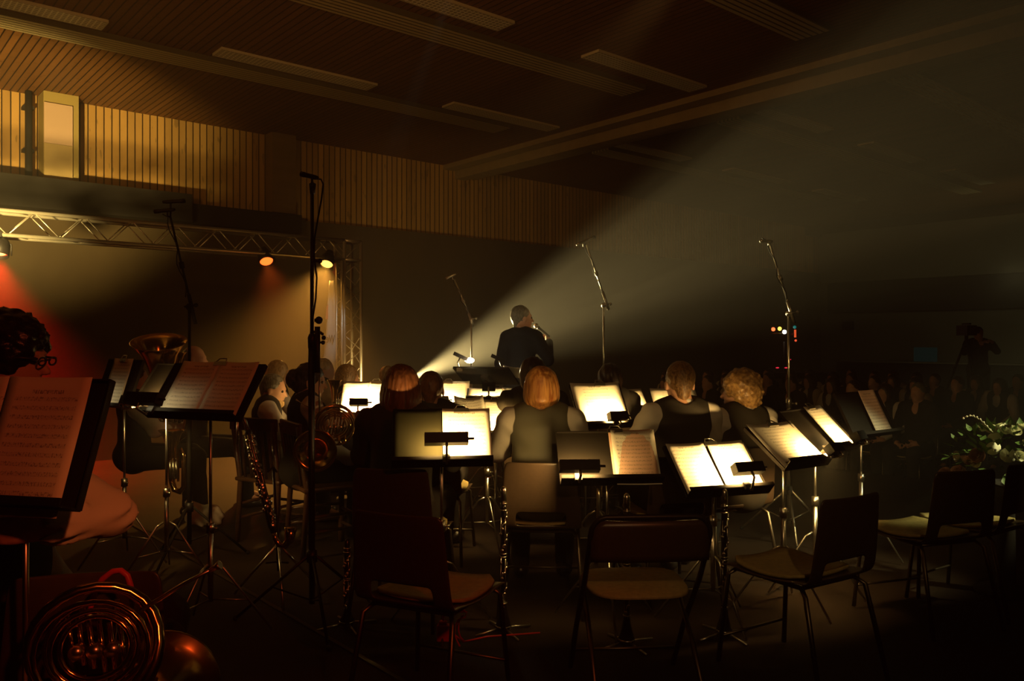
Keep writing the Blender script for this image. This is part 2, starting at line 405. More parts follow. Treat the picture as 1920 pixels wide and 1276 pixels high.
def hair_obj(style, fr, h, m, parent):
    face = [E_((0, .112, -.045), (.060, .060, .105), .012, 's', fr=fr)]
    nz = None
    if style == 'short':
        pr = [E_((0, -.022, .034), (.082, .096, .094), .01, fr=fr), C_((0, -.06, .0), (0, -.058, -.065), .052, .036, .02, fr=fr),
              E_((0, .10, -.035), (.070, .078, .110), .01, 's', fr=fr)]
        for s in (-1, 1): pr.append(E_((s*.085, .012, -.045), (.022, .045, .048), .008, 's', fr=fr))
        nz = lambda X, Y, Z: .0035*np.sin(150*X+40*np.sin(31*Z))*np.sin(140*Z+90*Y)
    elif style == 'balding':
        pr = [E_((0, -.034, .016), (.080, .084, .086), .01, fr=fr), C_((0, -.06, .0), (0, -.062, -.06), .048, .036, .02, fr=fr),
              E_((0, .075, .05), (.090, .075, .16), .01, 's', fr=fr)]
        for s in (-1, 1): pr.append(E_((s*.085, .016, -.05), (.022, .045, .045), .008, 's', fr=fr))
        nz = lambda X, Y, Z: .003*np.sin(150*X)*np.sin(140*Z+90*Y)
    elif style == 'bob':
        pr = [E_((0, -.018, .030), (.092, .104, .100), .01, fr=fr), E_((0, -.026, -.035), (.100, .100, .098), .03, fr=fr),
              E_((0, -.02, -.185), (.14, .14, .085), .02, 's', fr=fr)] + [E_((0, .122, -.055), (.066, .085, .125), .012, 's', fr=fr)]
        nz = lambda X, Y, Z: .0028*np.sin(210*np.arctan2(X-fr[1][0], -(Y-fr[1][1]))*.22*2 + 3*np.sin(20*Z))
    elif style == 'longbob':
        pr = [E_((0, -.018, .030), (.094, .106, .100), .01, fr=fr), E_((0, -.024, -.05), (.110, .104, .125), .03, fr=fr),
              E_((0, -.02, -.225), (.16, .16, .085), .02, 's', fr=fr)] + [E_((0, .125, -.055), (.066, .085, .14), .012, 's', fr=fr)]
        nz = lambda X, Y, Z: .004*np.sin(60*np.arctan2(X-fr[1][0], -(Y-fr[1][1]))*.5 + 4*np.sin(14*Z))
    elif style == 'long':
        pr = [E_((0, -.018, .030), (.090, .104, .098), .01, fr=fr), C_((0, -.04, -.02), (0, -.075, -.30), .094, .070, .03, fr=fr, sy=.8)] + face
        nz = lambda X, Y, Z: .0035*np.sin(150*X+6*np.sin(12*Z))
    elif style == 'curly':
        pr = [E_((0, -.02, .040), (.108, .118, .108), .01, fr=fr), E_((0, -.05, -.03), (.095, .080, .080), .03, fr=fr),
              E_((0, .125, -.045), (.066, .075, .105), .012, 's', fr=fr)]
        nz = lambda X, Y, Z: .010*np.sin(85*X+1.3*np.sin(60*Z))*np.sin(78*Y+2)*np.sin(88*Z+1) + .004*np.sin(190*X)*np.sin(170*Z)
    elif style == 'bun':
        pr = [E_((0, -.018, .030), (.088, .100, .096), .01, fr=fr), E_((0, -.06, -.03), (.085, .07, .075), .02, fr=fr), E_((0, -.125, .0), (.062, .048, .066), .02, fr=fr)] + face
        nz = lambda X, Y, Z: .006*np.sin(90*X+1.3*np.sin(60*Z))*np.sin(82*Y+2)*np.sin(90*Z+1)
    return sdf_obj('hair', pr, h, m, parent, nz)

def person(label, X, D, heading, top=1.30, hair='short', hm=None, head=(0, 0, 0), lean=0, h=.011, arms='play', top_wear='vest', vm=None,
           standing=False, beard=False, eyes=False, group=None, wide=1.0, z0=0.0, custom=None, arm_z=0, sm=None, fold=.0075):
    """seated unless standing; faces local +y"""
    t = thing('person', label, 'person', W(X, D, z0), ang(heading), group)
    vm = vm or M_vest
    lz = math.tan(math.radians(lean))
    if standing:
        hipz = .92; S = np.array([0, 0, hipz-.50]); hb = 1.30 + S[2]
    else: hipz = .50; S = np.zeros(3); hb = 1.30
    dz = top-z0 - hb if standing else top - 1.30
    def up(p):      # torso points: spread any difference in height over the trunk and lean it
        p = np.array(p, float); fr_ = min(1, max(0, (p[2]-.55)/.55)); q = p + S; q[2] += dz*fr_; q[1] += lz*(p[2]-.5); return q
    wd = wide
    hip = [up((s*.088*wd, 0, .52)) for s in (-1, 1)]
    sh = [up((s*.172*wd, -.005, 1.005)) for s in (-1, 1)]
    if standing:
        knee = [np.array((-.10, .02, .50)), np.array((.10, .03, .50))]; ank = [np.array((-.115, -.03, .09)), np.array((.12, .02, .09))]
        toe = [np.array((-.13, .11, .035)), np.array((.15, .16, .035))]
    else:
        knee = [np.array((s*.14, .43, .51)) for s in (-1, 1)]; ank = [np.array((s*.13, .44+.03*s, .09)) for s in (-1, 1)]
        toe = [np.array((s*.15, .58+.03*s, .035)) for s in (-1, 1)]
    A = {'play': [((-.25, .13, .80+arm_z), (-.06, .33, .86+arm_z)), ((.25, .13, .78+arm_z), (.07, .31, .78+arm_z))],
         'rest': [((-.24, .06, .76), (-.12, .27, .62)), ((.24, .06, .76), (.12, .28, .61))]}[arms if arms in ('play', 'rest') else 'rest']
    if custom: A = custom
    el = [up(A[i][0]) for i in (0, 1)]; wr = [up(A[i][1]) for i in (0, 1)]
    hc = up((0, .015, 1.182)); R = rotm(*head); fr = (R, hc)
    nk = up((0, -.02, 1.03)); nk2 = hc + R @ np.array((0, -.02, -.05))
    def torso(g):
        a, b, c = up((0, 0, .56)), up((0, .0, .72)), up((0, -.005, .93))
        return [E_(up((0, -.01, .53)), (.165*wd+g, .125+g, .105+g), .05), C_(a, b, .135*wd+g, .128*wd+g, .05, sy=.74), C_(b, c, .128*wd+g, .148*wd+g, .05, sy=.68),
                C_(sh[0]*.75+sh[1]*.25, sh[0]*.25+sh[1]*.75, .078+g, .078+g, .05, sy=.85), C_(up((0, -.02, .98)), nk, .10+g, .056+g, .05, sy=.8)]
    def arm(i, g, cuff=0): 
        return [C_(sh[i], el[i], .058*min(wd, 1.1)+g, .043+g, .035), C_(el[i], wr[i]-(wr[i]-el[i])*cuff, .043+g, .029+g, .02)]
    def leg(i, g, top_=0): return [C_(hip[i], knee[i], .088*wd+g, .060+g, .04), C_(knee[i], ank[i], .058+g, .040+g, .03)]
    body = torso(0) + [C_(nk, nk2, .055, .052, .03)] + head_prims(fr)
    for i in (0, 1):
        body += arm(i, 0) + leg(i, 0) + [C_(ank[i], toe[i], .036, .028, .02)]
        d = wr[i]-el[i]; inw = np.array(((1, -1)[i], .2, -.1))
        body += hand_prims(wr[i], d*.6+np.array(((.06, -.06)[i], .05, 0)), inw, 1.0)
    sdf_obj('body', body, h, M_skin, t)
    hair_obj(hair, fr, min(h, .009) if h < .02 else h, hm or H_brown, t)
    # clothing
    if top_wear == 'jacket':
        pr = torso(.014) + arm(0, .013, .05) + arm(1, .013, .05) + [E_(up((0, .0, .50)), (.185, .14, .16), .05), C_(up((-.05, -.03, 1.035)), up((.05, -.03, 1.035)), .055, .055, .02),
              E_(hc+np.array((0, .01, -.04)), (.075, .085, .085), .008, 's'), E_(up((0, .16, 1.02)), (.045, .12, .10), .02, 's')]
        sdf_obj('jacket', pr, h, vm, t, folds(.003, 26))
        sdf_obj('shirt_collar', [C_(nk, nk+(nk2-nk)*.45, .062, .059, .01), C_(nk, nk2, .050, .050, .004, 's')], h*.8, M_shirt, t)
    else:
        pr = torso(.008) + arm(0, .015, .02) + arm(1, .015, .02) + [C_(nk, nk+(nk2-nk)*.35, .064, .060, .01)]
        for i in (0, 1): pr.append(C_(wr[i], wr[i]+(wr[i]-el[i])*.5, .03, .03, .004, 's'))
        sdf_obj('shirt', pr, h, sm or M_shirt, t, folds(fold, 30 if fold < .01 else 62))
        if top_wear == 'vest':
            pr = torso(.020)
            for i in (0, 1):
                o_ = sh[i] + np.array(((-.120, .120)[i]*wd, 0, -.050)); pr.append(E_(o_, (.052, .12, .10), .02, 's'))
            pr += [E_(nk+np.array((0, .0, .055)), (.060, .064, .055), .015, 's'), E_(up((0, .17, 1.0)), (.06, .12, .14), .02, 's')]
            sdf_obj('waistcoat', pr, h, vm, t, folds(.003, 22))
    pr = [E_(up((0, -.01, .53)), (.178*wd, .138, .118), .04)] + leg(0, .014) + leg(1, .014)
    sdf_obj('trousers', pr, h, M_trou, t, folds(.004, 24))
    for i in (0, 1):
        sdf_obj('shoe', [C_(ank[i]-np.array((0, .03, .045)), toe[i], .044, .034, .02), C_(ank[i]-np.array((0, .0, .02)), ank[i]-np.array((0, 0, .05)), .045, .045, .02),
                         E_(np.array((ank[i][0], .3, -.05)), (.5, 1.2, .05), .004, 's')], max(h, .010), M_shoe, t)
    if beard:
        sdf_obj('beard', [E_((0, .055, -.095), (.050, .045, .045), .02, fr=fr), E_((0, .085, -.045), (.028, .012, .010), .008, fr=fr),
                          E_((0, .10, -.062), (.016, .02, .008), .004, 's', fr=fr)], h*.8, H_blond, t, lambda X, Y, Z: .003*np.sin(160*X)*np.sin(150*Z))
    if eyes:
        for s in (-1, 1):
            c = R @ np.array((s*.030, .080, .003)) + hc
            MB().ball(c, .0115, seg=10).build('eye', M_eye, t)
    t['_'] = 0; del t['_']
    return t, dict(fr=fr, wr=wr, el=el, sh=sh)

# ================================================================== the hall
H = 5.5; FL = -.40; WY = 15.5; EX = 28.0
X0, Y0 = -8.0, -6.0
struct('floor', MB().box(((X0+EX)/2, (Y0+WY)/2, FL-.05), (EX-X0+.4, WY-Y0+.4, .1)), M_hall)
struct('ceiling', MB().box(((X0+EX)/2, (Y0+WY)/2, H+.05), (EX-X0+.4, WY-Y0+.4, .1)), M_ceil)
struct('wall_left', MB().box(((X0+EX)/2, WY+.1, (H+FL)/2), (EX-X0+.4, .2, H-FL)), M_wall)
struct('wall_right', MB().box(((X0+EX)/2, Y0-.1, (H+FL)/2), (EX-X0+.4, .2, H-FL)), M_plas2)
struct('wall_back', MB().box((X0-.1, (Y0+WY)/2, (H+FL)/2), (.2, WY-Y0, H-FL)), M_plas2)
struct('wall_far', MB().box((EX+.1, (Y0+WY)/2, (H+FL)/2), (.2, WY-Y0, H-FL)), M_plas)
# far end: pale fascia above, dark panel band, pale wall below
struct('trim_1', MB().box((EX-.4, (Y0+WY)/2-.3, 4.32), (.8, WY-Y0-.6, 1.75)), M_plas)
struct('trim_2', MB().box((EX-.2, (Y0+WY)/2-.3, 2.92), (.4, WY-Y0-.6, 1.04)), M_dark)
struct('trim_3', MB().box((EX-.45, (Y0+WY)/2, 5.34), (.9, WY-Y0, .30)), M_dark)
# header over the platform opening and the brown curtain wall below it
HX = 7.37
mb = MB().box(((X0+5.13)/2, WY-.35, 3.78), (5.13-X0, .7, .50)); struct('trim_4', mb, M_dark)
struct('trim_5', MB().box(((5.13+HX)/2, WY-.22, 3.73), (HX-5.13, .44, .36)), M_dark)
struct('trim_6', MB().box(((X0+HX)/2, WY-.12, (3.55+FL)/2), (HX-X0, .2, 3.55-FL)), M_plas2)
struct('trim_16', MB().box(((HX+EX)/2, WY-.05, (3.86+FL)/2), (EX-HX, .10, 3.86-FL)), M_plas2)
# timber-clad pillars standing proud of the wall
struct('trim_7', MB().box((7.05, WY-.16, 4.72), (.50, .32, 1.56)), mat('plain timber panel', (.22, .14, .045), .6, noise=((2, 2, 9), .15)))
struct('trim_8', MB().box((3.10, WY-.20, 4.78), (.52, .40, 1.44)), mat('olive painted column', (.40, .30, .09), .6))
pn = thing('wall_panel', 'tall pale board fixed to the olive column high on the timber wall', 'panel', (3.05, WY-.43, 4.04))
MB().box((0, 0, .30), (.42, .035, .60)).build('lower_board', mat('cream board', (.50, .36, .15), .6), pn)
MB().box((0, 0, .935), (.42, .035, .66)).build('upper_board', mat('pale pink board', (.62, .42, .28), .6), pn)
dp = thing('drain_pipe', 'dark vertical pipe running down the timber wall beside the pale board', 'pipe', (2.66, WY-.22, 4.03))
MB().tube([(0, 0, 0), (0, 0, 1.46)], .055, 12).build('pipe', M_dark, dp)
MB().box((0, .08, .5), (.16, .18, .05)).build('bracket', M_dark, dp); MB().box((0, .08, 1.2), (.16, .18, .05)).build('bracket', M_dark, dp)
# long beam across the ceiling, two faces and a groove
struct('trim_9', MB().box((11.62, (Y0+WY)/2, H-.14), (.30, WY-Y0, .28)).box((11.95, (Y0+WY)/2, H-.11), (.30, WY-Y0, .22)).box((11.28, (Y0+WY)/2, H-.05), (.30, WY-Y0, .10)), M_beam)
# ribbed strips let into the ceiling
for (xa, xb, y, nm) in ((X0, 10.0, 11.98, 'trim_10'), (X0, 10.1, 8.78, 'trim_11'), (X0, 10.0, 5.60, 'trim_12'), (12.7, 22, 11.98, 'trim_13'), (12.7, 24, 8.78, 'trim_14'), (12.5, 22, 5.60, 'trim_15')):
    o = struct(nm, MB().box(((xa+xb)/2, 0, H-.035), (xb-xa, .50, .07)), M_strip); o.location.y = y
# fluorescent fixtures: two rows of louvred boxes
fx0 = None; k = 0
names = {(11.42, .35): 'white louvred ceiling light at the top left corner, beside the timber wall', (11.42, 4.3): 'long louvred ceiling light in the wall-side row, left of centre',
 (11.42, 8.3): 'ceiling light in the wall-side row, just before the big beam', (11.42, 12.4): 'ceiling light in the wall-side row, first one past the big beam',
 (11.42, 16.5): 'faint ceiling light in the wall-side row, second one past the big beam', (11.42, 20.6): 'faint ceiling light in the wall-side row, farthest from the camera',
 (8.08, 4.3): 'warm lit louvred ceiling light at the top edge above the centre', (8.08, 8.35): 'pale ceiling light in the middle row, touching the near side of the big beam',
 (8.08, 12.4): 'ceiling light in the middle row, just past the big beam', (8.08, 16.5): 'ceiling light in the middle row, second one past the big beam',
 (8.08, 20.6): 'ceiling light in the middle row, farthest from the camera'}
for (y, x), lb in names.items():
    if fx0 is None:
        f_ = fx0 = thing('ceiling_light', lb, 'ceiling light', (x, y, H-.035), 0, 'unlit ceiling lights')
        MB().box((1.25, .165, .017), (2.5, .02, .036)).box((1.25, -.165, .017), (2.5, .02, .036)).box((.01, 0, .017), (.02, .31, .036)).box((2.49, 0, .017), (.02, .31, .036)).build('housing', M_white, f_)
        MB().box((1.25, 0, .01), (2.46, .31, .02)).build('louvre', M_louv, f_)
    else:
        f_ = copy_tree(fx0); f_.location = (x, y, H-.035); f_['label'] = lb
# the stage: low platform modules with aluminium edge
for i, (xa, xb) in enumerate(((-6.0, 1.86), (1.86, 8.6))):
    o = MB().box(((xa+xb)/2, 3.0, FL/2-.02), (xb-xa-.012, 15.0, -FL-.04)).build('stage_platform', M_floor)
    tag(o, ('left half of the dark stage floor, under the mic stand and horn' , 'right half of the dark stage floor, under the chairs and stands')[i], 'stage', 'stage platforms')
    o.location = (0, 0, 0)
    MB().box(((xa+xb)/2, 3.0, -.02), (xb-xa-.012, 15.0, .04)).build('deck', M_floor, o)
o = MB().box((1.86, 3.0, .004), (.022, 15.0, .008)).build('edge_strip', mat('worn strip metal', (.16, .13, .09), .35, metal=1), None); tag(o, 'thin metal strip along the joint of the stage floor', 'strip')
# poster on the far part of the timber wall
po = P(1397, 588, 26.9); po.y = WY-.01
ps = thing('poster', 'small pale poster on the wall behind the right-hand mic stands', 'poster', po)
MB().box((0, 0, 0), (.62, .015, .75)).build('sheet', mat('poster card', (.22, .18, .11), .7), ps)
MB().box((0, -.01, .1), (.40, .004, .25)).build('printed_panel', mat('poster print', (.13, .10, .06), .7), ps)

# ================================================================== truss and its lamps
def lattice(mb, a, b, side, up, n, r=.008):
    """zigzag braces between two parallel chords offset by side/up vectors"""
    a = Vector(a); b = Vector(b)
    for (o1, o2) in ((Vector((0, 0, 0)), side), (up, side+up), (Vector((0, 0, 0)), up), (side, side+up)):
        for i in range(n):
            p = a.lerp(b, i/n); q = a.lerp(b, (i+1)/n)
            if i % 2 == 0: mb.tube([p+o1, q+o2], r, 5)
            else: mb.tube([p+o2, q+o1], r, 5)
TY = 11.16; TS = .29
tr = thing('stage_truss', 'silvery square lattice truss goalpost behind the band at left', 'truss', (6.16, TY, FL))
zt = 2.66-FL
ch = MB(); lt = MB()
for dy in (0, TS):
    for dz in (0, TS): ch.tube([(-12.2, dy, zt+dz), (0, dy, zt+dz)], .025, 10)
ch.build('horizontal_chords', M_alu, tr)
lattice(lt, (-12.2, 0, zt), (0, 0, zt), Vector((0, TS, 0)), Vector((0, 0, TS)), 44); lt.build('horizontal_lattice', M_alu, tr)
ch = MB(); lt = MB()
for dy in (0, TS):
    for dx in (0, TS): ch.tube([(dx, dy, .02), (dx, dy, zt+TS)], .025, 10)
ch.build('column_chords', M_alu, tr)
lattice(lt, (0, 0, .05), (0, 0, zt), Vector((TS, 0, 0)), Vector((0, TS, 0)), 13); lt.build('column_lattice', M_alu, tr)
cb = MB()
for dz in (0, TS):
    cb.tube([(0, 0, zt+dz), (TS, 0, zt+dz)], .022, 8).tube([(0, TS, zt+dz), (TS, TS, zt+dz)], .022, 8).tube([(0, 0, zt+dz), (0, TS, zt+dz)], .022, 8).tube([(TS, 0, zt+dz), (TS, TS, zt+dz)], .022, 8)
cb.tube([(0, 0, zt), (TS, 0, zt+TS)], .009, 5).tube([(0, TS, zt+TS), (TS, TS, zt)], .009, 5); cb.build('corner_block', M_alu, tr)
MB().box((TS/2, TS/2, .01), (.6, .6, .02)).build('base_plate', M_alu, tr)
ch = MB()
for dy in (0, TS):
    for dx in (-12.2, -12.2-TS): ch.tube([(dx, dy, .02), (dx, dy, zt+TS)], .025, 8)
ch.build('far_column_chords', M_alu, tr)
tp = P(641, 560, 12.4)
o = MB().tube([(tp.x, tp.y, FL), (tp.x, tp.y, Z_(488, 12.4))], .022, 10).build('scaffold_pole', M_alu); tag(o, 'thin single pole standing just left of the truss column', 'pole')

def par_can(label, px, py, zc, col, power, target, on=True, ang_=38, es=30):
    """a parcan hanging from the truss' lower chord; its own light sits behind the lens"""
    vr = FY + RY*(px-960)/F; d = (TY)/vr; p = P(px, py, d); p.y = TY
    root = thing('stage_lamp', label, 'stage lamp', p, 0, 'stage lamps on the truss')
    dv = (Vector(target)-p).normalized(); M = dv.to_track_quat('Z', 'Y').to_matrix().to_4x4()
    M = M @ Matrix.Translation((0, 0, -.15))
    MB().lathe([(.02, -.13), (.06, -.12), (.072, -.05), (.095, .0), (.10, .16), (.104, .16), (.104, -.0), (.078, -.05)], M, 20).build('can', M_black, root)
    MB().lathe([(0, .128), (.05, .134), (.092, .120), (.092, .112), (0, .112)], M, 20).build('lens', mat('glowing lens '+label[:12], (1, .8, .6), .3, emit=col, es=es), root)
    yk = MB(); tz = 2.66-p.z
    side = Vector((1, 0, 0))
    yk.tube([side*.125, side*.125+Vector((0, 0, tz*.55)), Vector((0, 0, tz*.75)), -side*.125+Vector((0, 0, tz*.55)), -side*.125], .009, 6)
    yk.tube([(0, 0, tz*.75), (0, 0, tz+.02)], .012, 6).box((0, 0, tz), (.05, .06, .06)); yk.build('yoke', M_black, root)
    if power:
        s = spot('lamp_beam', p + dv*.02, p+dv*3, col, power, ang_, 1.0, .07)
    return root
par_can('orange-red glowing lamp hanging under the truss', 500, 491, 0, (1, .13, .015), 160, P(600, 860, 9.6), ang_=60, es=3.2)
par_can('amber glowing lamp hanging by the truss column', 612, 496, 0, (1, .42, .06), 1150, P(500, 900, 9.8), ang_=72, es=5)
par_can('bright red lamp at the left edge of the truss', -2, 478, 0, (1, .02, .006), 1500, Vector((1.25, 10.3, -.4)), ang_=95, es=4)
# par_can('second amber lamp further left along the truss', 330, 470, 0, (1, .42, .08), 60, P(420, 900, 9.5), ang_=70, es=.6)

# banner seen from behind, its word reversed
bp_ = P(619, 690, 12.25); bp_.z = FL
bn = thing('banner', 'tall pale banner with reversed lettering hanging beside the truss column', 'banner', bp_, YAW)
def bz(py): return Z_(py, 12.25) - FL
def bx(px): return (px-619)/F*12.25
vs = []; NY = 14
for i in range(NY+1):
    t = i/NY; z = bz(700)*(1-t) + bz(526)*t
    xl = bx(603)*(1-t)+bx(618.5)*t; xr = bx(629.5)*(1-t)+bx(628)*t
    for j in range(5): vs.append((xl+(xr-xl)*j/4, .02*math.sin(j*1.8+i*.4), z))
fs = [(i*5+j, i*5+j+1, i*5+j+6, i*5+j+5) for i in range(NY) for j in range(4)]
mb = MB().add(vs, fs, True); o = mb.build('cloth', M_cloth, bn); so = o.modifiers.new('s', 'SOLIDIFY'); so.thickness = .006
MB().tube([(bx(630.5), .02, 0), (bx(630.5), .02, bz(492))], .014, 8).build('pole', M_alu, bn)
MB().box((0, .02, .02), (.45, .45, .04)).build('foot_plate', M_black, bn)
def text_mesh(s, size):
    c = bpy.data.curves.new('t', 'FONT'); c.body = s; c.size = size; c.align_x = 'CENTER'; c.extrude = .001
    o = bpy.data.objects.new('t', c); COL.objects.link(o); bpy.context.view_layer.update()
    me = bpy.data.meshes.new_from_object(o.evaluated_get(bpy.context.evaluated_depsgraph_get())); bpy.data.objects.remove(o); return me
me = text_mesh('Welk', .115); me.name = 'lettering'
lo_ = bpy.data.objects.new('lettering', me); COL.objects.link(lo_); lo_.parent = bn; me.materials.append(M_ink)
lo_.location = (bx(616.5), -.03, bz(642)); lo_.rotation_euler = (PI/2, 0, PI); lo_.scale = (.78, 1.5, 1)
MB().add([(bx(611), -.03, bz(598)), (bx(616), -.03, bz(598)), (bx(616), -.03, bz(570)), (bx(613), -.03, bz(574))], [(0, 1, 2, 3)]).build('red_emblem', M_rprint, bn)
MB().add([(bx(621), .03, bz(508)), (bx(628.5), .03, bz(505)), (bx(628.5), .03, bz(520))], [(0, 1, 2)]).add([(bx(624.5), .03, bz(493)), (bx(628.5), .03, bz(493)), (bx(628.5), .03, bz(506)), (bx(625), .03, bz(506))], [(0, 1, 2, 3)]).build('top_pennant', M_rprint, bn)

# ================================================================== music stands, sheets and stand lamps
def desk_frame(phi, tilt):
    """columns: across, out of the desk towards the reader, up the desk"""
    t = math.radians(tilt)
    return Matrix(((1, 0, 0), (0, math.cos(t), math.sin(t)), (0, -math.sin(t), math.cos(t))))
STANDS = {}
def music_stand(key, label, X, D, Z, phi, tilt, w_=.50, hgt=.31, zf=0.0, lamp=None):
    root = thing('music_stand', label, 'music stand', W(X, D, zf), ang(phi), 'music stands of the band')
    R = desk_frame(phi, tilt); zc = Z-zf; c = Vector((0, 0, zc))
    # desk plate with turned edges; local y of R points away from the reader
    mb = MB().box(c + R @ Vector((0, .012, 0)), (w_, .004, hgt), R)
    for s in (-1, 1): mb.box(c + R @ Vector((s*w_/2, .006, 0)), (.004, .018, hgt), R)
    mb.box(c + R @ Vector((0, .006, hgt/2)), (w_, .018, .004), R); mb.build('desk', M_desk, root)
    MB().box(c + R @ Vector((0, -.022, -hgt/2)), (w_, .070, .005), R).box(c + R @ Vector((0, -.056, -hgt/2+.008)), (w_, .004, .018), R).build('ledge', M_desk, root)
    bk = c + R @ Vector((0, .03, -.02))
    MB().box(c + R @ Vector((0, .028, -.02)), (.07, .03, .12), R).ball(bk+Vector((0, .015, -.03)), .022).build('tilt_joint', M_black, root)
    pz = bk.z-.03; py_ = bk.y+.02
    MB().tube([(0, py_, .42), (0, py_, pz)], .0075, 10).build('inner_tube', M_steel, root)
    MB().tube([(0, py_, .16), (0, py_, .50)], .013, 10).lathe([(.0, .49), (.020, .49), (.020, .54), (0, .54)], Matrix.Translation((0, py_, 0)), 12).tube([(0, py_, .515), (.04, py_, .515)], .006, 6).build('shaft', M_steel, root)
    for k in range(3):
        a = k*2*PI/3+.5; u = Vector((math.cos(a), math.sin(a), 0))
        b0 = Vector((0, py_, .34)); e = Vector((0, py_, .014)) + u*.29
        MB().tube([b0+u*.02, b0+u*.06+Vector((0, 0, -.02)), e], .006, 6).tube([Vector((0, py_, .17))+u*.012, b0.lerp(e, .55)+u*.02], .004, 5).build('leg', M_steel, root)
    STANDS[key] = (root, c, R, w_, hgt)
    return root
def on_desk(key, x, z, y=-.002):
    root, c, R, w_, hgt = STANDS[key]; M = Matrix.LocRotScale(root.location, root.rotation_euler, None)
    return M @ Matrix.Translation(c + R @ Vector((x, y, z))) @ R.to_4x4()
def sheet(key, label, x, z=.004, w_=.215, hgt=.312, m=None, curl=.006, y=-.004, rot=0, seed=0, group='sheets of music on the stands', cat='sheet music', name='sheet_music'):
    nx, nz = 8, 10; vs = []; r_ = random.Random(seed+len(label))
    for j in range(nz+1):
        for i in range(nx+1):
            u = i/nx*2-1; v = j/nz*2-1
            vs.append((u*w_/2, -curl*(u*u)*(.6+.4*v) - curl*.4*max(0, v)**3*r_.choice((1, 1.0)), v*hgt/2))
    fs = [(j*(nx+1)+i, j*(nx+1)+i+1, (j+1)*(nx+1)+i+1, (j+1)*(nx+1)+i) for j in range(nz) for i in range(nx)]
    o = MB().add(vs, fs, True).build(name, m or M_paper)
    o.matrix_basis = on_desk(key, x, z, y) @ Matrix.Rotation(math.radians(rot), 4, 'Y')
    so = o.modifiers.new('s', 'SOLIDIFY'); so.thickness = .0012; so.offset = 1
    tag(o, label, cat, group); return o
def clip(key, x, label):
    root, c, R, w_, hgt = STANDS[key]; p = c + R @ Vector((x, -.012, hgt/2-.008))
    MB().box(p, (.075, .014, .022), R).tube([p+R@Vector((-.03, -.004, .012)), p+R@Vector((-.02, .0, .034)), p+R@Vector((.02, 0, .034)), p+R@Vector((.03, -.004, .012))], .003, 5).build('paper_clip', M_steel, root)
def stand_lamp(key, label, x, power=1.0, dz=.055, dy=-.125, w_=.18, up=14, es=12, hot=(1, .80, .40), rim=0):
    """clip-on lamp: box shade in front of the desk's foot, shining on the page"""
    root, c, R, w0, hgt = STANDS[key]; M = on_desk(key, x, -hgt/2, 0)
    t = thing('stand_lamp', label, 'stand lamp', (0, 0, 0), 0, 'clip-on stand lamps'); t.matrix_basis = M
    Rl = Matrix.Rotation(math.radians(up), 3, 'X'); p = Vector((0, dy, dz))
    mb = MB()
    for s, zz in ((1, .024), (-1, -.024)): mb.box(p+Rl@Vector((0, .0, zz)), (w_, .05, .003), Rl)
    mb.box(p+Rl@Vector((0, -.025, 0)), (w_, .003, .05), Rl)
    for s in (-1, 1): mb.box(p+Rl@Vector((s*w_/2, 0, 0)), (.003, .05, .05), Rl)
    mb.tube([p+Vector((w_/2, 0, 0)), p+Vector((w_/2+.03, 0, 0))], .006, 6)
    mb.build('shade', M_black, t)
    MB().tube([p+Vector((-w_*.4, -.004, 0)), p+Vector((w_*.4, -.004, 0))], .009, 8).build('tube', mat('lit tube', (1, .9, .7), .3, emit=hot, es=es), t)
    MB().tube([p+Rl@Vector((0, -.02, -.026)), p+Vector((0, -.012, -.06)), Vector((0, -.075, -.035)), Vector((0, -.062, -.012))], .0065, 8).build('neck', M_chrome, t)
    MB().box((0, -.062, .0), (.035, .016, .04)).build('clip', M_black, t)
    if power:
        Mw = M @ Matrix.Translation(p) @ Rl.to_4x4()
        l = bpy.data.lights.new('stand_light', 'AREA'); l.shape = 'RECTANGLE'; l.size = w_*.9; l.size_y = .03; l.color = (1, .61, .19); l.energy = power*12.5; l.spread = math.radians(150)
        o = bpy.data.objects.new('stand_light', l); COL.objects.link(o)
        # area lights shine along their own -z: turn it to face +y of the lamp
        o.matrix_basis = Mw @ Matrix.Translation((0, .012, 0)) @ Matrix.Rotation(math.radians(90), 4, 'X')
    return t

music_stand('D1', 'black music stand with two bright sheets, nearest the folding chair on its right', 1.02, 4.08, .78, 19, 46, .47)
music_stand('D2', 'music stand turned left in front of the right-hand shell chair', 1.44, 4.28, .87, 34, 54, .36)
music_stand('D3', 'music stand with one bright sheet right of a bare half, rightmost lit one', 1.73, 4.59, .92, 43, 46, .50)
music_stand('D4', 'unlit music stand at right with a dull orange sheet', 2.33, 5.37, .94, 36, 28, .50)
music_stand('D5', 'music stand behind the copper-haired player, its wide sheet marked in pencil', .56, 5.14, 1.01, 22, 35, .36)
music_stand('D6', 'music stand with pinkish sheet and bare left half, right of the grey waistcoat', .48, 4.07, .84, 3, 42, .50)
music_stand('D7', 'music stand with dark folder half and bright page, left of the grey waistcoat', -.34, 3.96, .95, 7, 39, .475)
music_stand('D8', 'music stand with two overexposed pages beside the horn player', -1.09, 6.18, .97, 0, 35, .39)
music_stand('D9', 'music stand behind the two brown-haired players, nearest the speaker', -.54, 6.8, .95, -2, 41, .32)
music_stand('D10', 'low tilted music stand in front of the speaker, almost flat', -.13, 6.5, .98, 0, 72, .46)
music_stand('D11', 'music stand with curling pages left of the copper-haired player', -.16, 5.59, .88, 20, 43, .45)
music_stand('D12', 'music stand half hidden behind the long dark hair at right', .95, 6.6, .90, 17, 45, .27)
music_stand('D13', 'music stand in front of the man with short brown hair', 1.25, 6.2, .93, 8, 45, .36)
music_stand('D14', 'big near music stand at the left edge, cut by the frame', -1.20, 1.96, 1.18, -13, 21, .46)
music_stand('D15', 'leftmost unlit music stand behind the big near one', -2.50, 5.18, 1.15, -37, 19, .42)
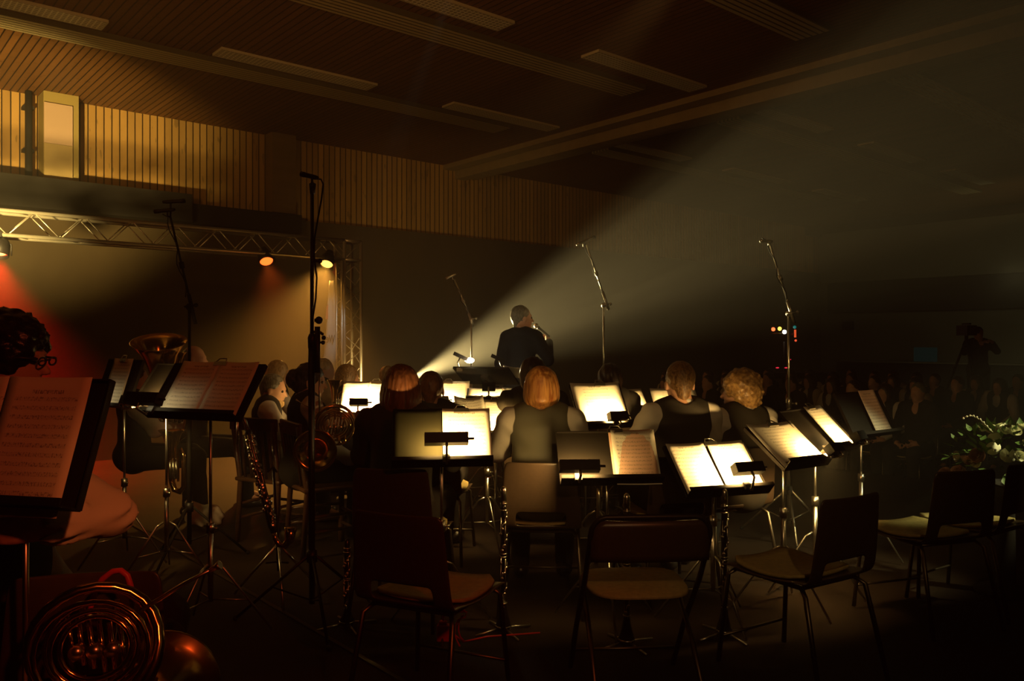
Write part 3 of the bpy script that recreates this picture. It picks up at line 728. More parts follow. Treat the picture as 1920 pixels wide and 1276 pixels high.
music_stand('D16', 'wide unlit music stand with an open double page, left of the tall black mic stand', -1.47, 3.92, 1.18, -22, 37, .56)
music_stand('D17', 'dark music stand turned away, tucked behind the wide double-page one', -2.08, 4.84, 1.15, -39, 34, .42)
music_stand('D18', "speaker's own desk standing before him, its back to the band", X_(912, 7.0), 7.0, Z_(703, 7.0), 160, 62, .50)

S = sheet
S('D1', 'overexposed left sheet on the near right stand, beside the narrow black gap', -.118); S('D1', 'right sheet behind the black lamp on the near right stand', .112, curl=.008)
S('D2', 'wide glowing sheet slanting right, between the near double sheet and the far narrow one', .0, w_=.36, curl=.012)
S('D3', 'narrow glowing sheet on the last lit stand at right', .115, w_=.20)
S('D4', 'dull orange sheet on the unlit stand at far right', .10, w_=.19)
S('D5', 'wide bright sheet with pencilled marks at its top corners', -.01, w_=.345, curl=.012); 
S('D6', 'pinkish worn sheet with rounded corners on the stand by the folding chair', .125, w_=.225, m=M_paper2, curl=.010, hgt=.305)
S('D6', 'second leaf peeping out behind the pinkish worn sheet', .135, z=-.008, w_=.222, m=M_paper, curl=.016, y=-.0015)
S('D7', 'bright page of printed staves at the centre, behind the black lamp box', .122, w_=.235)
o = S('D7', 'dark olive folder cover standing on the left half of the centre stand', -.118, w_=.235, m=M_folder, cat='folder', name='folder')
S('D8', 'left overexposed page beside the coiled horn', -.10, w_=.20); S('D8', 'right overexposed page beside the coiled horn, raised higher', .10, w_=.20, z=.006)
S('D9', 'bright page right of the second brown-haired player', .03, w_=.30)
S('D10', 'long low leaf spread flat in front of the speaker', -.07, w_=.30, hgt=.27); S('D10', 'narrow leaf on the right end of the low tilted stand', .13, w_=.16, hgt=.29)
S('D11', 'glowing page tilted right, just left of the copper-haired player', .10, w_=.23, curl=.012); S('D11', 'curling page folded over the top of the stand left of the copper hair', -.12, w_=.21, z=.02, curl=.035)
S('D12', 'sliver of bright page behind the dark long hair', .02, w_=.26)
S('D13', 'orange-lit page left of and behind the man with short brown hair', .0, w_=.36)
S('D14', 'large red-lit sheet of staves on the near left stand', .07, w_=.235, hgt=.335, z=-.01); S('D14', 'left leaf of the near left stand, cut by the frame', -.135, w_=.17, hgt=.335, z=-.01)
S('D15', 'dim sheet of staves on the leftmost unlit stand', .0, w_=.235)
S('D16', 'left page of the open double page on the wide unlit stand', -.095, w_=.235, curl=.010); S('D16', 'right page of the open double page on the wide unlit stand', .135, w_=.235, curl=.010)
S('D17', 'thin edge of a page on the dark turned-away stand', .15, w_=.08)
S('D18', "small pale leaf hanging off the right end of the speaker's desk", -.24, w_=.16, hgt=.20, z=.02, rot=-18, y=-.02)
for k_, x_, l_ in (('D1', .03, ''), ('D2', .03, ''), ('D3', .09, ''), ('D5', .03, ''), ('D6', .05, ''), ('D7', .10, ''), ('D9', .0, ''), ('D11', .08, ''), ('D16', .02, ''), ('D15', 0, ''), ('D8', .05, '')):
    clip(k_, x_, l_)
L = stand_lamp
L('D1', 'black box lamp in front of the near right double sheet', .075, 2.0, w_=.155)
L('D2', 'lamp hidden at the foot of the wide glowing sheet slanting right', .16, 2.0, dz=.01, w_=.09, dy=-.09)
L('D3', 'small lamp glinting at the lower right of the last lit stand', .12, 1.3, dz=.01, w_=.09, dy=-.09)
L('D5', 'lamp below the wide pencilled sheet', .03, 1.5, dz=.02, dy=-.10, w_=.12)
L('D6', 'long black lamp box in front of the bare left half of the pinkish-sheet stand', -.17, .50, dz=.02, w_=.19)
L('D7', 'long black lamp box in front of the centre page', .015, 1.0, dz=.065, w_=.20, dy=-.13)
L('D8', 'black lamp in front of the overexposed double page by the horn', -.04, 1.9, dz=.06, w_=.13)
L('D9', 'lamp behind the second brown-haired player', -.03, 1.0, dz=.03, w_=.12)
L('D10', 'lamp on the low tilted stand before the speaker', -.05, .8, dz=.03, w_=.10)
L('D11', 'lamp at the foot of the glowing page left of the copper hair', .10, 1.0, dz=.0, w_=.10)
L('D12', 'lamp beneath the sliver of page behind the long dark hair', .03, 1.1, dz=.0, w_=.10)
L('D13', 'lamp in front of the man with short brown hair', -.08, .45, dz=.02, w_=.10)
L('D16', 'switched-off lamp lying along the foot of the wide unlit double page', -.20, 0, dz=.02, w_=.19, es=0)
L('D17', 'lamp at the foot of the dark turned-away stand', .02, .5, dz=-.02, w_=.12)
L('D15', 'switched-off lamp at the foot of the leftmost unlit stand', .0, 0, dz=.02, w_=.12, es=0)
# two clip lamps on the speaker's desk
def desk_clip_lamp(label, px, py, px2, py2, d, power, lit):
    a = P(px2, py2, d); b = P(px, py, d+.05); t = thing('clip_lamp', label, 'clip lamp', a, YAW)
    q = Vector(((px-px2)/F*d, .05, (py2-py)/F*d))
    MB().box(q, (.13, .05, .03), Euler((0, math.radians(25), 0)).to_matrix()).build('shade', M_black, t)
    MB().tube([(0, 0, 0), (-.02, .03, q.z*.5), q], .007, 6).build('neck', M_chrome, t)
    MB().box((0, 0, 0), (.05, .05, .03)).build('clip', M_chrome, t)
    if lit:
        MB().ball(q+Vector((.075, .03, -.035)), .024, (1.7, 1, 1)).build('glare_ball', mat('clip lamp bulb', (1, .9, .7), .3, emit=(1, .85, .5), es=60), t)  # glowing ball stands in for reflected glare beside the shade
        pl = bpy.data.lights.new('glare_light', 'POINT'); pl.energy = power; pl.color = (1, .75, .4); pl.shadow_soft_size = .03  # point light added to spread that glare
        o = bpy.data.objects.new('glare_light', pl); COL.objects.link(o); o.location = P(px+18, py+12, d-.02)
desk_clip_lamp("clip lamp with added glare over the left end of the speaker's desk", 863, 668, 862, 692, 6.95, 3.0, True)
desk_clip_lamp("dark clip lamp on the right end of the speaker's desk, in front of his arm", 934, 672, 943, 694, 6.9, 0, False)

# ================================================================== microphone stands
def mic(mb, c, d, r=.011, L=.16):
    c = Vector(c); d = Vector(d).normalized(); M = Matrix.Translation(c) @ d.to_track_quat('Z', 'Y').to_matrix().to_4x4()
    return mb.lathe([(0, -L*.5), (r*.7, -L*.5), (r, -L*.3), (r, L*.25), (r*1.15, L*.27), (r*1.15, L*.48), (0, L*.5)], M, 12)
def mic_stand(label, px, D, top_py, boom=None, m=M_black, mics=(), cable=None, leg=.36, clutch=None, rot=0):
    """vertical pole with tripod; boom = (tail px,py, head px,py)"""
    root = thing('microphone_stand', label, 'microphone stand', W(X_(px, D), D, 0), YAW, 'tall microphone stands')
    zt = Z_(top_py, D)
    def q(x, y, dd=0): return Vector(((x-px)/F*D, dd, Z_(y, D)))
    zc = Z_(clutch, D) if clutch else zt*.55
    MB().tube([(0, 0, .10), (0, 0, zc)], .0145, 10).build('lower_tube', m, root)
    MB().tube([(0, 0, zc), (0, 0, zt)], .0095, 10).build('upper_tube', m, root)
    MB().lathe([(.0, -.035), (.020, -.035), (.022, .02), (.014, .04), (0, .04)], Matrix.Translation((0, 0, zc)), 12).tube([(0, 0, zc), (.05, 0, zc-.005)], .006, 6).ball((.055, 0, zc-.005), .011).build('clutch', m, root)
    hub = Vector((0, 0, .34))
    MB().lathe([(0, -.03), (.026, -.03), (.026, .03), (0, .03)], Matrix.Translation(hub), 12).build('hub', M_black, root)
    for k in range(3):
        a = k*2*PI/3+.35+rot; u = Vector((math.cos(a), math.sin(a), 0)); e = u*leg+Vector((0, 0, .012))
        l_ = MB().tube([hub+u*.02, e], .008, 8).tube([Vector((0, 0, .12))+u*.012, hub.lerp(e, .5)], .005, 6).build('leg', m, root)
        MB().ball(e+Vector((0, 0, .002)), .013).build('rubber_foot', M_rubber, l_)
    if boom:
        a = q(boom[0], boom[1], -.02); b = q(boom[2], boom[3], -.02)
        MB().tube([a, a.lerp(b, .28)], .013, 8).tube([a.lerp(b, .2), b], .0075, 8).lathe([(0, -.02), (.016, -.02), (.016, .02), (0, .02)], Matrix.Translation(a.lerp(b, .55)) @ (b-a).to_track_quat('Z', 'Y').to_matrix().to_4x4(), 10).build('boom', m, root)
        MB().ball((0, 0, zt), .024).tube([(-.02, -.03, zt), (.05, -.03, zt+.01)], .007, 6).ball((.055, -.03, zt+.01), .014).build('swivel', m, root)
        pts = [b.lerp(a, i/16)+Vector((-.014*math.sin(i*1.1)-.012, -.01, -.0)) for i in range(13)]
        MB().tube([b+Vector((-.05, 0, .02))] + pts, .0035, 6).build('cable', M_rubber, root)
    for (hx, hy, dx, dy, L) in mics:
        c = q(hx, hy, -.03); d = Vector((dx, .25, -dy)).normalized()
        mm = mic(MB(), c, d, .012, L).build('microphone', m, root)
        tail = q(boom[2], boom[3], -.02) if boom else Vector((0, 0, zt))
        MB().tube([c-d*L*.15, c-d*L*.15+Vector((0, 0, -.035)), tail], .006, 6).build('mic_clip', m, root)
    if cable:
        MB().tube([q(*p, .0) for p in cable], .0045, 6).build('cable', M_rubber, root)
    return root
mic_stand('tall straight black microphone stand in the foreground, left of centre', 585, 4.1, 352, mics=((583, 332, -1, -.28, .10),), clutch=640, leg=.40, rot=.6,
          cable=[(592, 335), (602, 336), (606, 345), (603, 372), (596, 410), (590, 445), (589, 480), (594, 520), (592, 560), (586, 600), (580, 640), (579, 700), (580, 800), (580, 950), (581, 1100)])
# clamps and spare clip on the near stand belong to it
root = bpy.data.objects['microphone_stand']
def q1(px, py, dd=0): return Vector(((px-585)/F*4.1, dd, Z_(py, 4.1)))
MB().lathe([(0, -.03), (.013, -.03), (.018, .02), (0, .03)], Matrix.Translation(q1(586, 352)), 10).build('shock_mount', M_black, root)
MB().tube([q1(586, 489), q1(598, 489)], .009, 6).ball(q1(600, 489), .013).build('wing_nut', M_black, root)
MB().tube([q1(588, 622), q1(601, 623), q1(606, 627)], .008, 6).ball(q1(607, 633), .012).ball(q1(598, 600), .020).tube([q1(590, 600), q1(598, 600)], .010, 6).build('boom_clamp', M_black, root)
MB().tube([q1(597, 612, -.02), q1(597, 698, -.02)], .014, 8).build('parked_boom_end', M_black, root)
MB().tube([q1(601, 702, -.02), q1(601, 770, -.02)], .005, 6).build('thin_rod', M_steel, root)
mic_stand('boom microphone stand with two microphones on a bar, in front of the truss at left', 355, 5.3, 575, (369, 607, 322, 408), M_desk, mics=((330, 379, 1, -.1, .14), (312, 396, -1, .05, .15)), clutch=700)
mic_stand('thin distant boom microphone stand left of the speaker', 884, 8.6, 598, (889, 612, 853, 524), M_steel, mics=((846, 518, -1, .4, .12),), clutch=700)
mic_stand('brightly lit boom microphone stand right of the speaker', 1132, 7.1, 572, (1141, 581, 1099, 458), M_steel, mics=((1098, 452, 1, -.45, .19),), clutch=720)
mic_stand('silver boom microphone stand at right, before the coloured desk lamps', 1479, 5.9, 588, (1488, 606, 1440, 452), M_steel, mics=((1434, 453, -1, -.1, .09),), clutch=755)

# ================================================================== chairs
M_cleg = mat('dull chair tube', (.22, .18, .13), .38, metal=1)
def shell_mesh(w_=.42, back=.80, hw=.26, seatd=.42):
    prof = []
    for i in range(9): t = i/8; prof.append((seatd*(1-t)-.02, .445-.020*math.sin(PI*t)-(.02 if i == 0 else 0)))
    for (y, z) in ((-.045, .442), (-.066, .468), (-.078, .500), (-.086, .535), (-.096, .590), (-.106, .650), (-.116, .710), (-.124, .765), (-.128, back-.012), (-.130, back)): prof.append((y, z))
    prof = [(y+.02, z) for y, z in prof]
    nu = 16; vs = []
    for (y, z) in prof:
        t = min(1, max(0, (z-.46)/.34)); wd = w_*(1-.10*t) if z > .46 else w_
        if z >= back-.013: wd *= .97 if z < back else .90
        for i in range(nu+1):
            u = i/nu*2-1; vs.append((u*wd/2, y + (.022*u*u*t if z > .46 else 0), z + (.012*u*u if z < .46 else 0)))
    fs = []
    for j in range(len(prof)-1):
        zc = (prof[j][1]+prof[j+1][1])/2
        for i in range(nu):
            u = abs((i+.5)/nu*2-1)
            if .478 < zc < .56 and prof[j][0] < 0 and u < hw/w_*(1 if .50 < zc < .54 else .93): continue
            fs.append((j*(nu+1)+i+1, j*(nu+1)+i, (j+1)*(nu+1)+i, (j+1)*(nu+1)+i+1))
    return vs, fs
_sv, _sf = shell_mesh()
chair0 = None
def shell_chair(label, X, D, heading, z0=0.0, first=False):
    global chair0
    if chair0 is None:
        root = thing('stacking_chair', label, 'chair', W(X, D, z0), ang(heading), 'moulded stacking chairs')
        o = MB().add(_sv, _sf, True).build('seat_shell', M_shell, root)
        s = o.modifiers.new('s', 'SOLIDIFY'); s.thickness = .009; s.offset = 0; b = o.modifiers.new('b', 'SUBSURF'); b.levels = b.render_levels = 1
        # pale seat pad
        vs = []; nu = 10
        for j in range(9):
            for i in range(nu+1):
                u = i/nu*2-1; t = j/8; vs.append((u*.195*(1-.25*max(0, abs(t-.5)*2)**6), .025+.36*(1-t), .4575-.018*math.sin(PI*t)+.011*u*u))
        fs = [(j*(nu+1)+i+1, j*(nu+1)+i, (j+1)*(nu+1)+i, (j+1)*(nu+1)+i+1) for j in range(8) for i in range(nu)]
        o = MB().add(vs, fs, True).build('seat_pad', M_seat, root); s = o.modifiers.new('s', 'SOLIDIFY'); s.thickness = .012; s.offset = 0
        for sx in (-1, 1):
            MB().tube([(sx*.165, .36, .425), (sx*.19, .385, .40), (sx*.215, .42, .012)], .0105, 8).build('leg', M_cleg, root)
            MB().tube([(sx*.165, .02, .425), (sx*.19, -.02, .40), (sx*.215, -.11, .012)], .0105, 8).build('leg', M_cleg, root)
        MB().tube([(-.165, .36, .425), (.165, .36, .425)], .010, 8).tube([(-.165, .02, .425), (.165, .02, .425)], .010, 8).tube([(-.165, .36, .425), (-.165, .02, .425)], .010, 8).tube([(.165, .36, .425), (.165, .02, .425)], .010, 8).build('seat_frame', M_cleg, root)
        MB().tube([(-.205, .40, .13), (.205, .40, .13)], .006, 6).build('stretcher', M_cleg, root)
        chair0 = root
    else:
        root = copy_tree(chair0); root['label'] = label
    root.location = W(X, D, z0); root.rotation_euler = (0, 0, ang(heading)); return root
CH = shell_chair
CH('empty shell chair in front at centre, its back to the camera above the red plug', X_(768, 3.02), 3.02, -24)
CH('empty shell chair front right with its seat turned to the left', X_(1560, 3.35), 3.35, 32)
CH('dark chair holding the brown-bobbed player, behind the empty centre chair', X_(742, 4.05), 4.05, -8)
CH('chair holding the copper-haired player', X_(1015, 4.25), 4.25, -4)
CH('chair of the man with short brown hair', X_(1270, 4.48), 4.48, 14)
CH('chair of the curly blond player', X_(1386, 4.8), 4.8, 22)
CH('dark empty chair at right, its back just below the flowers', X_(1782, 4.0), 4.0, 18)
CH('dark empty chair cut by the right edge, tallest against the flowers', X_(1888, 4.25), 4.25, 34)
CH('chair of the second brown-haired player', X_(808, 5.2), 5.2, -6)
CH('chair of the player with long dark hair', X_(1000, 5.6), 5.6, 0)
CH('chair of the player with straight hair before the bright mic stand', X_(1143, 6.3), 6.3, 5)
CH('chair of the man with glasses at the left edge', X_(20, 2.4), 2.4, -62)

fc = thing('folding_chair', 'empty metal folding chair with rounded back and tan seat, bottom centre right', 'chair', W(X_(1214, 3.08), 3.08), ang(4))
w_ = .225
bk = MB()
arc = [(-w_, .47, .012), (-w_, .30, .25), (-w_, .08, .50), (-w_, -.03, .66)] + [(-w_+.055*(1-math.cos(a)), -.05-.01*math.sin(a), .70+.068*math.sin(a)) for a in [i*PI/8 for i in range(5)]]
arc += [(-x, y, z) for x, y, z in reversed(arc)]
bk.tube(arc, .011, 8); bk.build('front_leg_frame', M_black, fc)
bp2 = MB(); vs = []
for j in range(7):
    for i in range(15):
        u = i/7-1; t = j/6; z = .600+.155*t; hw = w_-.002-(.035*max(0, (t-.7)/.3)**2)
        vs.append((u*hw, -.035-.02*t-.022*(1-u*u)+.0, z))
bp2.add(vs, [(j*15+i, j*15+i+1, (j+1)*15+i+1, (j+1)*15+i) for j in range(6) for i in range(14)], True)
o = bp2.build('backrest', M_shell, fc); s = o.modifiers.new('s', 'SOLIDIFY'); s.thickness = .012; s.offset = 0
st = MB(); vs = []; N = 36
for ring, zz in ((1, 0), (.97, .014), (.6, .020), (.2, .020)):
    for k in range(N):
        a = 2*PI*k/N; cx_, cy_ = math.cos(a), math.sin(a); x = math.copysign(abs(cx_)**.55, cx_)*.205; y = math.copysign(abs(cy_)**.55, cy_)*.20
        vs.append((x*ring*(1+.10*cy_*-1*.0+.08*cy_), .225+y*ring, .435+zz))
st.add(vs, [(r*N+k, r*N+(k+1) % N, (r+1)*N+(k+1) % N, (r+1)*N+k) for r in range(3) for k in range(N)] + [tuple(3*N+k for k in range(N)), tuple(reversed(range(N)))], True)
st.build('seat', M_seat, fc)
for sx in (-1, 1):
    MB().tube([(sx*.195, .33, .425), (sx*.20, .10, .25), (sx*.205, -.13, .012)], .0105, 8).build('rear_leg', M_cleg, fc)
    MB().ball((sx*.205, -.13, .012), .014).build('rubber_foot', M_red if sx > 0 else M_rubber, fc)
MB().tube([(-.205, -.085, .10), (.205, -.085, .10)], .007, 8).tube([(-w_, .40, .11), (w_, .40, .11)], .007, 8).build('cross_bar', M_cleg, fc)

def wooden_chair(label, X, D, heading):
    r = thing('wooden_chair', label, 'chair', W(X, D), ang(heading), 'dark wooden slat-back chairs')
    MB().lathe([(.02, .0), (.024, .1), (.018, .2), (.024, .43)], Matrix.Translation((-.17, .36, 0)), 10).build('leg', M_wood, r)
    MB().lathe([(.02, .0), (.024, .1), (.018, .2), (.024, .43)], Matrix.Translation((.17, .36, 0)), 10).build('leg', M_wood, r)
    for s in (-1, 1): MB().tube([(s*.18, -.03, 0), (s*.18, 0, .43), (s*.19, -.06, .86)], .019, 8).build('back_post', M_wood, r)
    o = MB().box((0, .18, .445), (.42, .42, .03)).build('seat', M_wood, r); mod_bevel(o, .012)
    o = MB().box((0, -.055, .84), (.44, .022, .09)).build('top_rail', M_wood, r); mod_bevel(o, .008)
    for k in range(5): MB().tube([(-.13+.065*k, -.0, .45), (-.13+.065*k, -.05, .81)], .011, 8).build('spindle', M_wood, r)
    for z in (.14, .24):
        MB().tube([(-.17, .36, z), (.17, .36, z)], .011, 8).tube([(-.17, .36, z+.03), (-.18, -.01, z+.03)], .011, 8).tube([(.17, .36, z+.03), (.18, -.01, z+.03)], .011, 8).build('stretcher', M_wood, r)
    return r
wooden_chair('dark wooden chair holding the horn player with the curly updo', X_(560, 5.45), 5.45, -58)
wooden_chair('dark wooden slat-back chair beside the long low clarinet', X_(486, 5.7), 5.7, -28)

# ================================================================== people
LB = person
person('person seated at centre with a copper bob, grey satin waistcoat over a white shirt', X_(1015, 4.5), 4.5, -3, 1.27, 'bob', H_red, h=.0085, vm=M_vestg)
person('person with a wide brown bob and black waistcoat, left of the bright centre page', X_(752, 4.3), 4.3, -6, 1.285, 'longbob', H_brown, h=.009, sm=M_vest)
person('person with short brown hair seated between the brown bob and the copper bob', X_(808, 5.3), 5.3, 0, 1.215, 'short', H_brown, h=.011, sm=M_vest)
person('person with long straight dark hair directly behind the copper bob', X_(1000, 5.7), 5.7, 2, 1.30, 'long', H_dark, h=.011, sm=M_vest)
person('person with straight dark hair seated before the bright mic stand', X_(1143, 6.4), 6.4, 5, 1.235, 'long', H_dark, h=.012, sm=M_vest)
person('man with short brown hair, white sleeves and black waistcoat, right of centre', X_(1276, 4.6), 4.6, 12, 1.295, 'short', H_short, head=(-6, -4, 0), h=.0085)
person('person with curly blond hair turning their head left, black waistcoat', X_(1390, 4.9), 4.9, 24, 1.225, 'curly', H_curl, head=(38, 0, 0), h=.009, wide=1.04)
horn_p, hk = person('horn player in profile with dark curly updo, black waistcoat and white sleeves', X_(566, 5.6), 5.6, -62, 1.26, 'bun', H_dark, head=(-24, -8, 0), h=.009, lean=4, eyes=True,
       custom=[((-.25, .12, .80), (-.05, .36, .90)), ((.26, .10, .74), (.20, .26, .62))])
person('grey-bearded person with glasses seated behind the wooden slat-back chair', X_(492, 6.4), 6.4, -75, 1.15, 'short', H_grey, head=(-20, -10, 0), h=.011, beard=True, eyes=True, lean=6)
person('blond person facing right behind the bearded player', X_(520, 7.6), 7.6, -72, 1.225, 'bob', H_blond, head=(-10, -6, 0), h=.012)
person('blond person partly hidden by the tall black mic stand', X_(606, 8.0), 8.0, -75, 1.24, 'short', H_blond, head=(-8, -4, 0), h=.012)
person('brown-haired person with a horn in front of the truss column', X_(650, 7.6), 7.6, -68, 1.19, 'bob', H_short, head=(-8, -8, 0), h=.012)
person('fair-haired person low behind the glowing pages, right of the truss column', X_(727, 8.8), 8.8, -30, 1.14, 'short', H_blond, h=.012)
person('person in profile behind the boom mic stand, mouth at an instrument', X_(362, 7.0), 7.0, -80, 1.375, 'balding', H_grey, head=(-4, 0, 0), h=.012)
person('low-seated player whose cheek shows below the big brass bell', X_(252, 6.3), 6.3, -62, 1.225, 'short', H_dark, head=(-10, 0, 0), h=.012)
def loc_arm(px, py, D, X0_, D0_, head_, dz):
    v = P(px, py, D) - W(X0_, D0_, 0); a = -ang(head_)
    z = v.z; z = (z+dz)/(1+dz/.55) if z > .55 else z
    return (v.x*math.cos(a)-v.y*math.sin(a), v.x*math.sin(a)+v.y*math.cos(a), z)
GX = X_(8, 2.42)
gp, gk = person('person with black spiky hair and dark glasses in profile at the left edge', X_(8, 2.42), 2.42, -70, 1.485, 'curly', H_black, head=(-14, -6, 0), h=.0085, eyes=True,
       custom=[((-.25, -.04, .78), (-.14, .14, .60)), (loc_arm(206, 962, 2.16, GX, 2.42, -70, .185), loc_arm(96, 985, 2.02, GX, 2.42, -70, .185))], fold=.015, wide=1.05)
R, hc = gk['fr']
def hp(x, y, z): return Vector(R @ np.array((x, y, z)) + hc)
g = MB()
for s in (-1, 1):
    g.tube([hp(s*.033+.024*math.cos(a)*1.0, .106, .002+.012*math.sin(a)) for a in [i*PI/6 for i in range(12)]], .0028, 6, closed=True)
    g.tube([hp(s*.058, .104, .010), hp(s*.080, .06, .010), hp(s*.083, -.01, .004), hp(s*.080, -.03, -.012)], .0038, 6)
g.tube([hp(-.010, .108, .006), hp(0, .112, .009), hp(.010, .108, .006)], .003, 6); g.build('glasses', M_black, gp)
# speaker
sp, sk = person('speaker standing in a navy jacket with his back to the band, holding a microphone', X_(978, 7.8), 7.8, -28, 1.75, 'short', H_grey, head=(-42, 2, 0), h=.0085, top_wear='jacket', vm=M_navy, standing=True, eyes=True, wide=.93,
       custom=[((-.22, -.02, .76), (-.12, .14, .58)), ((.245, .07, .80), (.19, .205, .965))])
M_ = Matrix.LocRotScale(sp.location, sp.rotation_euler, None)
wr = Vector(sk['wr'][1]); R, hc = sk['fr']; mouth = Vector(R @ np.array((0, .125, -.062)) + hc)
hand = wr + Vector((-.025, .02, .065)); d = (mouth-hand).normalized()
hm2 = thing('handheld_microphone', 'black handheld microphone at the speaker\'s mouth', 'microphone', M_ @ (mouth - d*.10), 0)
Rz = sp.rotation_euler.to_matrix(); dw = Rz @ d
MB().lathe([(0, -.10), (.012, -.10), (.0145, .045), (.018, .055), (0, .055)], dw.to_track_quat('Z', 'Y').to_matrix().to_4x4(), 12).build('handle', M_black, hm2)
MB().ball(dw*.078, .026).build('grille', M_steel, hm2)
# camera operator
plat = MB().box((0, 0, .185), (1.5, 1.5, .37)).build('camera_platform', M_dark); plat.location = W(X_(1826, 14.2), 14.2, FL); plat.rotation_euler = (0, 0, YAW)
tag(plat, 'low dark riser under the camera operator at far right', 'platform')
person('camera operator standing in silhouette before the pale far wall', X_(1834, 14.3), 14.3, 170, 1.66, 'short', H_black, standing=True, h=.02, z0=-.03, top_wear='jacket', vm=M_trou, custom=[((-.26, .12, .86), (-.10, .36, 1.02)), ((.26, .10, .84), (.10, .34, 1.0))])
ct = thing('video_camera', 'video camera on a tripod beside the operator at far right', 'camera', W(X_(1812, 13.8), 13.8, -.03), YAW)
MB().box((0, 0, 1.62), (.16, .34, .17)).lathe([(.05, 0), (.06, .14), (.045, .14)], Matrix.Translation((0, -.17, 1.62)) @ Matrix.Rotation(PI/2, 4, 'X'), 12).box((0, .0, 1.73), (.04, .22, .03)).build('camera_body', M_black, ct)
for k in range(3):
    a = k*2*PI/3+.4; MB().tube([(0, 0, 1.48), (.5*math.cos(a), .5*math.sin(a), .01)], .02, 6).build('leg', M_black, ct)
MB().tube([(0, 0, 1.44), (0, 0, 1.54)], .03, 8).build('tripod_head', M_black, ct)

# audience rows on the lower floor, listening towards the stage
aud0, _ = person('audience man in a white shirt and open dark suit, nearest the stage at right', X_(1722, 9.8), 9.8, 128, 1.31, 'short', H_grey, h=.016, z0=FL, arms='rest', top_wear='jacket', vm=M_trou)
aud1, _ = person('dark-clothed member of the audience, second seat of the front row', X_(1660, 10.2), 10.2, 125, 1.28, 'bob', H_dark, h=.02, z0=FL, arms='rest')
aud2, _ = person('dark-clothed member of the audience, third seat of the front row', X_(1600, 10.6), 10.6, 120, 1.30, 'short', H_dark, h=.02, z0=FL, arms='rest', top_wear='jacket', vm=M_trou)
for o_, x_, d_, hd in ((aud0, X_(1722, 9.8), 9.8, 128), (aud1, X_(1660, 10.2), 10.2, 125), (aud2, X_(1600, 10.6), 10.6, 120)):
    CH('audience chair under the '+('man in the white shirt' if o_ is aud0 else 'second front-row listener' if o_ is aud1 else 'third front-row listener'), x_, d_, hd, FL)
ra = random.Random(3); k = 0
ordn = ['first', 'second', 'third', 'fourth', 'fifth', 'sixth', 'seventh', 'eighth', 'ninth', 'tenth']
for row, d0 in enumerate((11.6, 12.6, 13.6, 14.6)):
    for c_ in range(9):
        px = 1250 + c_*78 + (row % 2)*35
        if row == 3 and px > 1740: continue
        if abs(px-1826) < 75 and row >= 2: continue
        d = d0 + ra.uniform(-.15, .15) + (1900-px)*.0012
        pr_ = copy_tree((aud1, aud2)[(c_+row) % 2]); pr_.location = W(X_(px, d), d, FL); hd = 118+ra.uniform(-8, 8); pr_.rotation_euler = (0, 0, ang(hd))
        lb = 'listener in the dark audience, %s row behind the front one, %s from the left' % (ordn[row], ordn[c_])
        pr_['label'] = lb; pr_['group'] = 'audience in the dark'
        c = CH('seat of the %s row listener, %s from the left' % (ordn[row], ordn[c_]), X_(px, d), d, hd, FL); c['group'] = 'audience chairs'

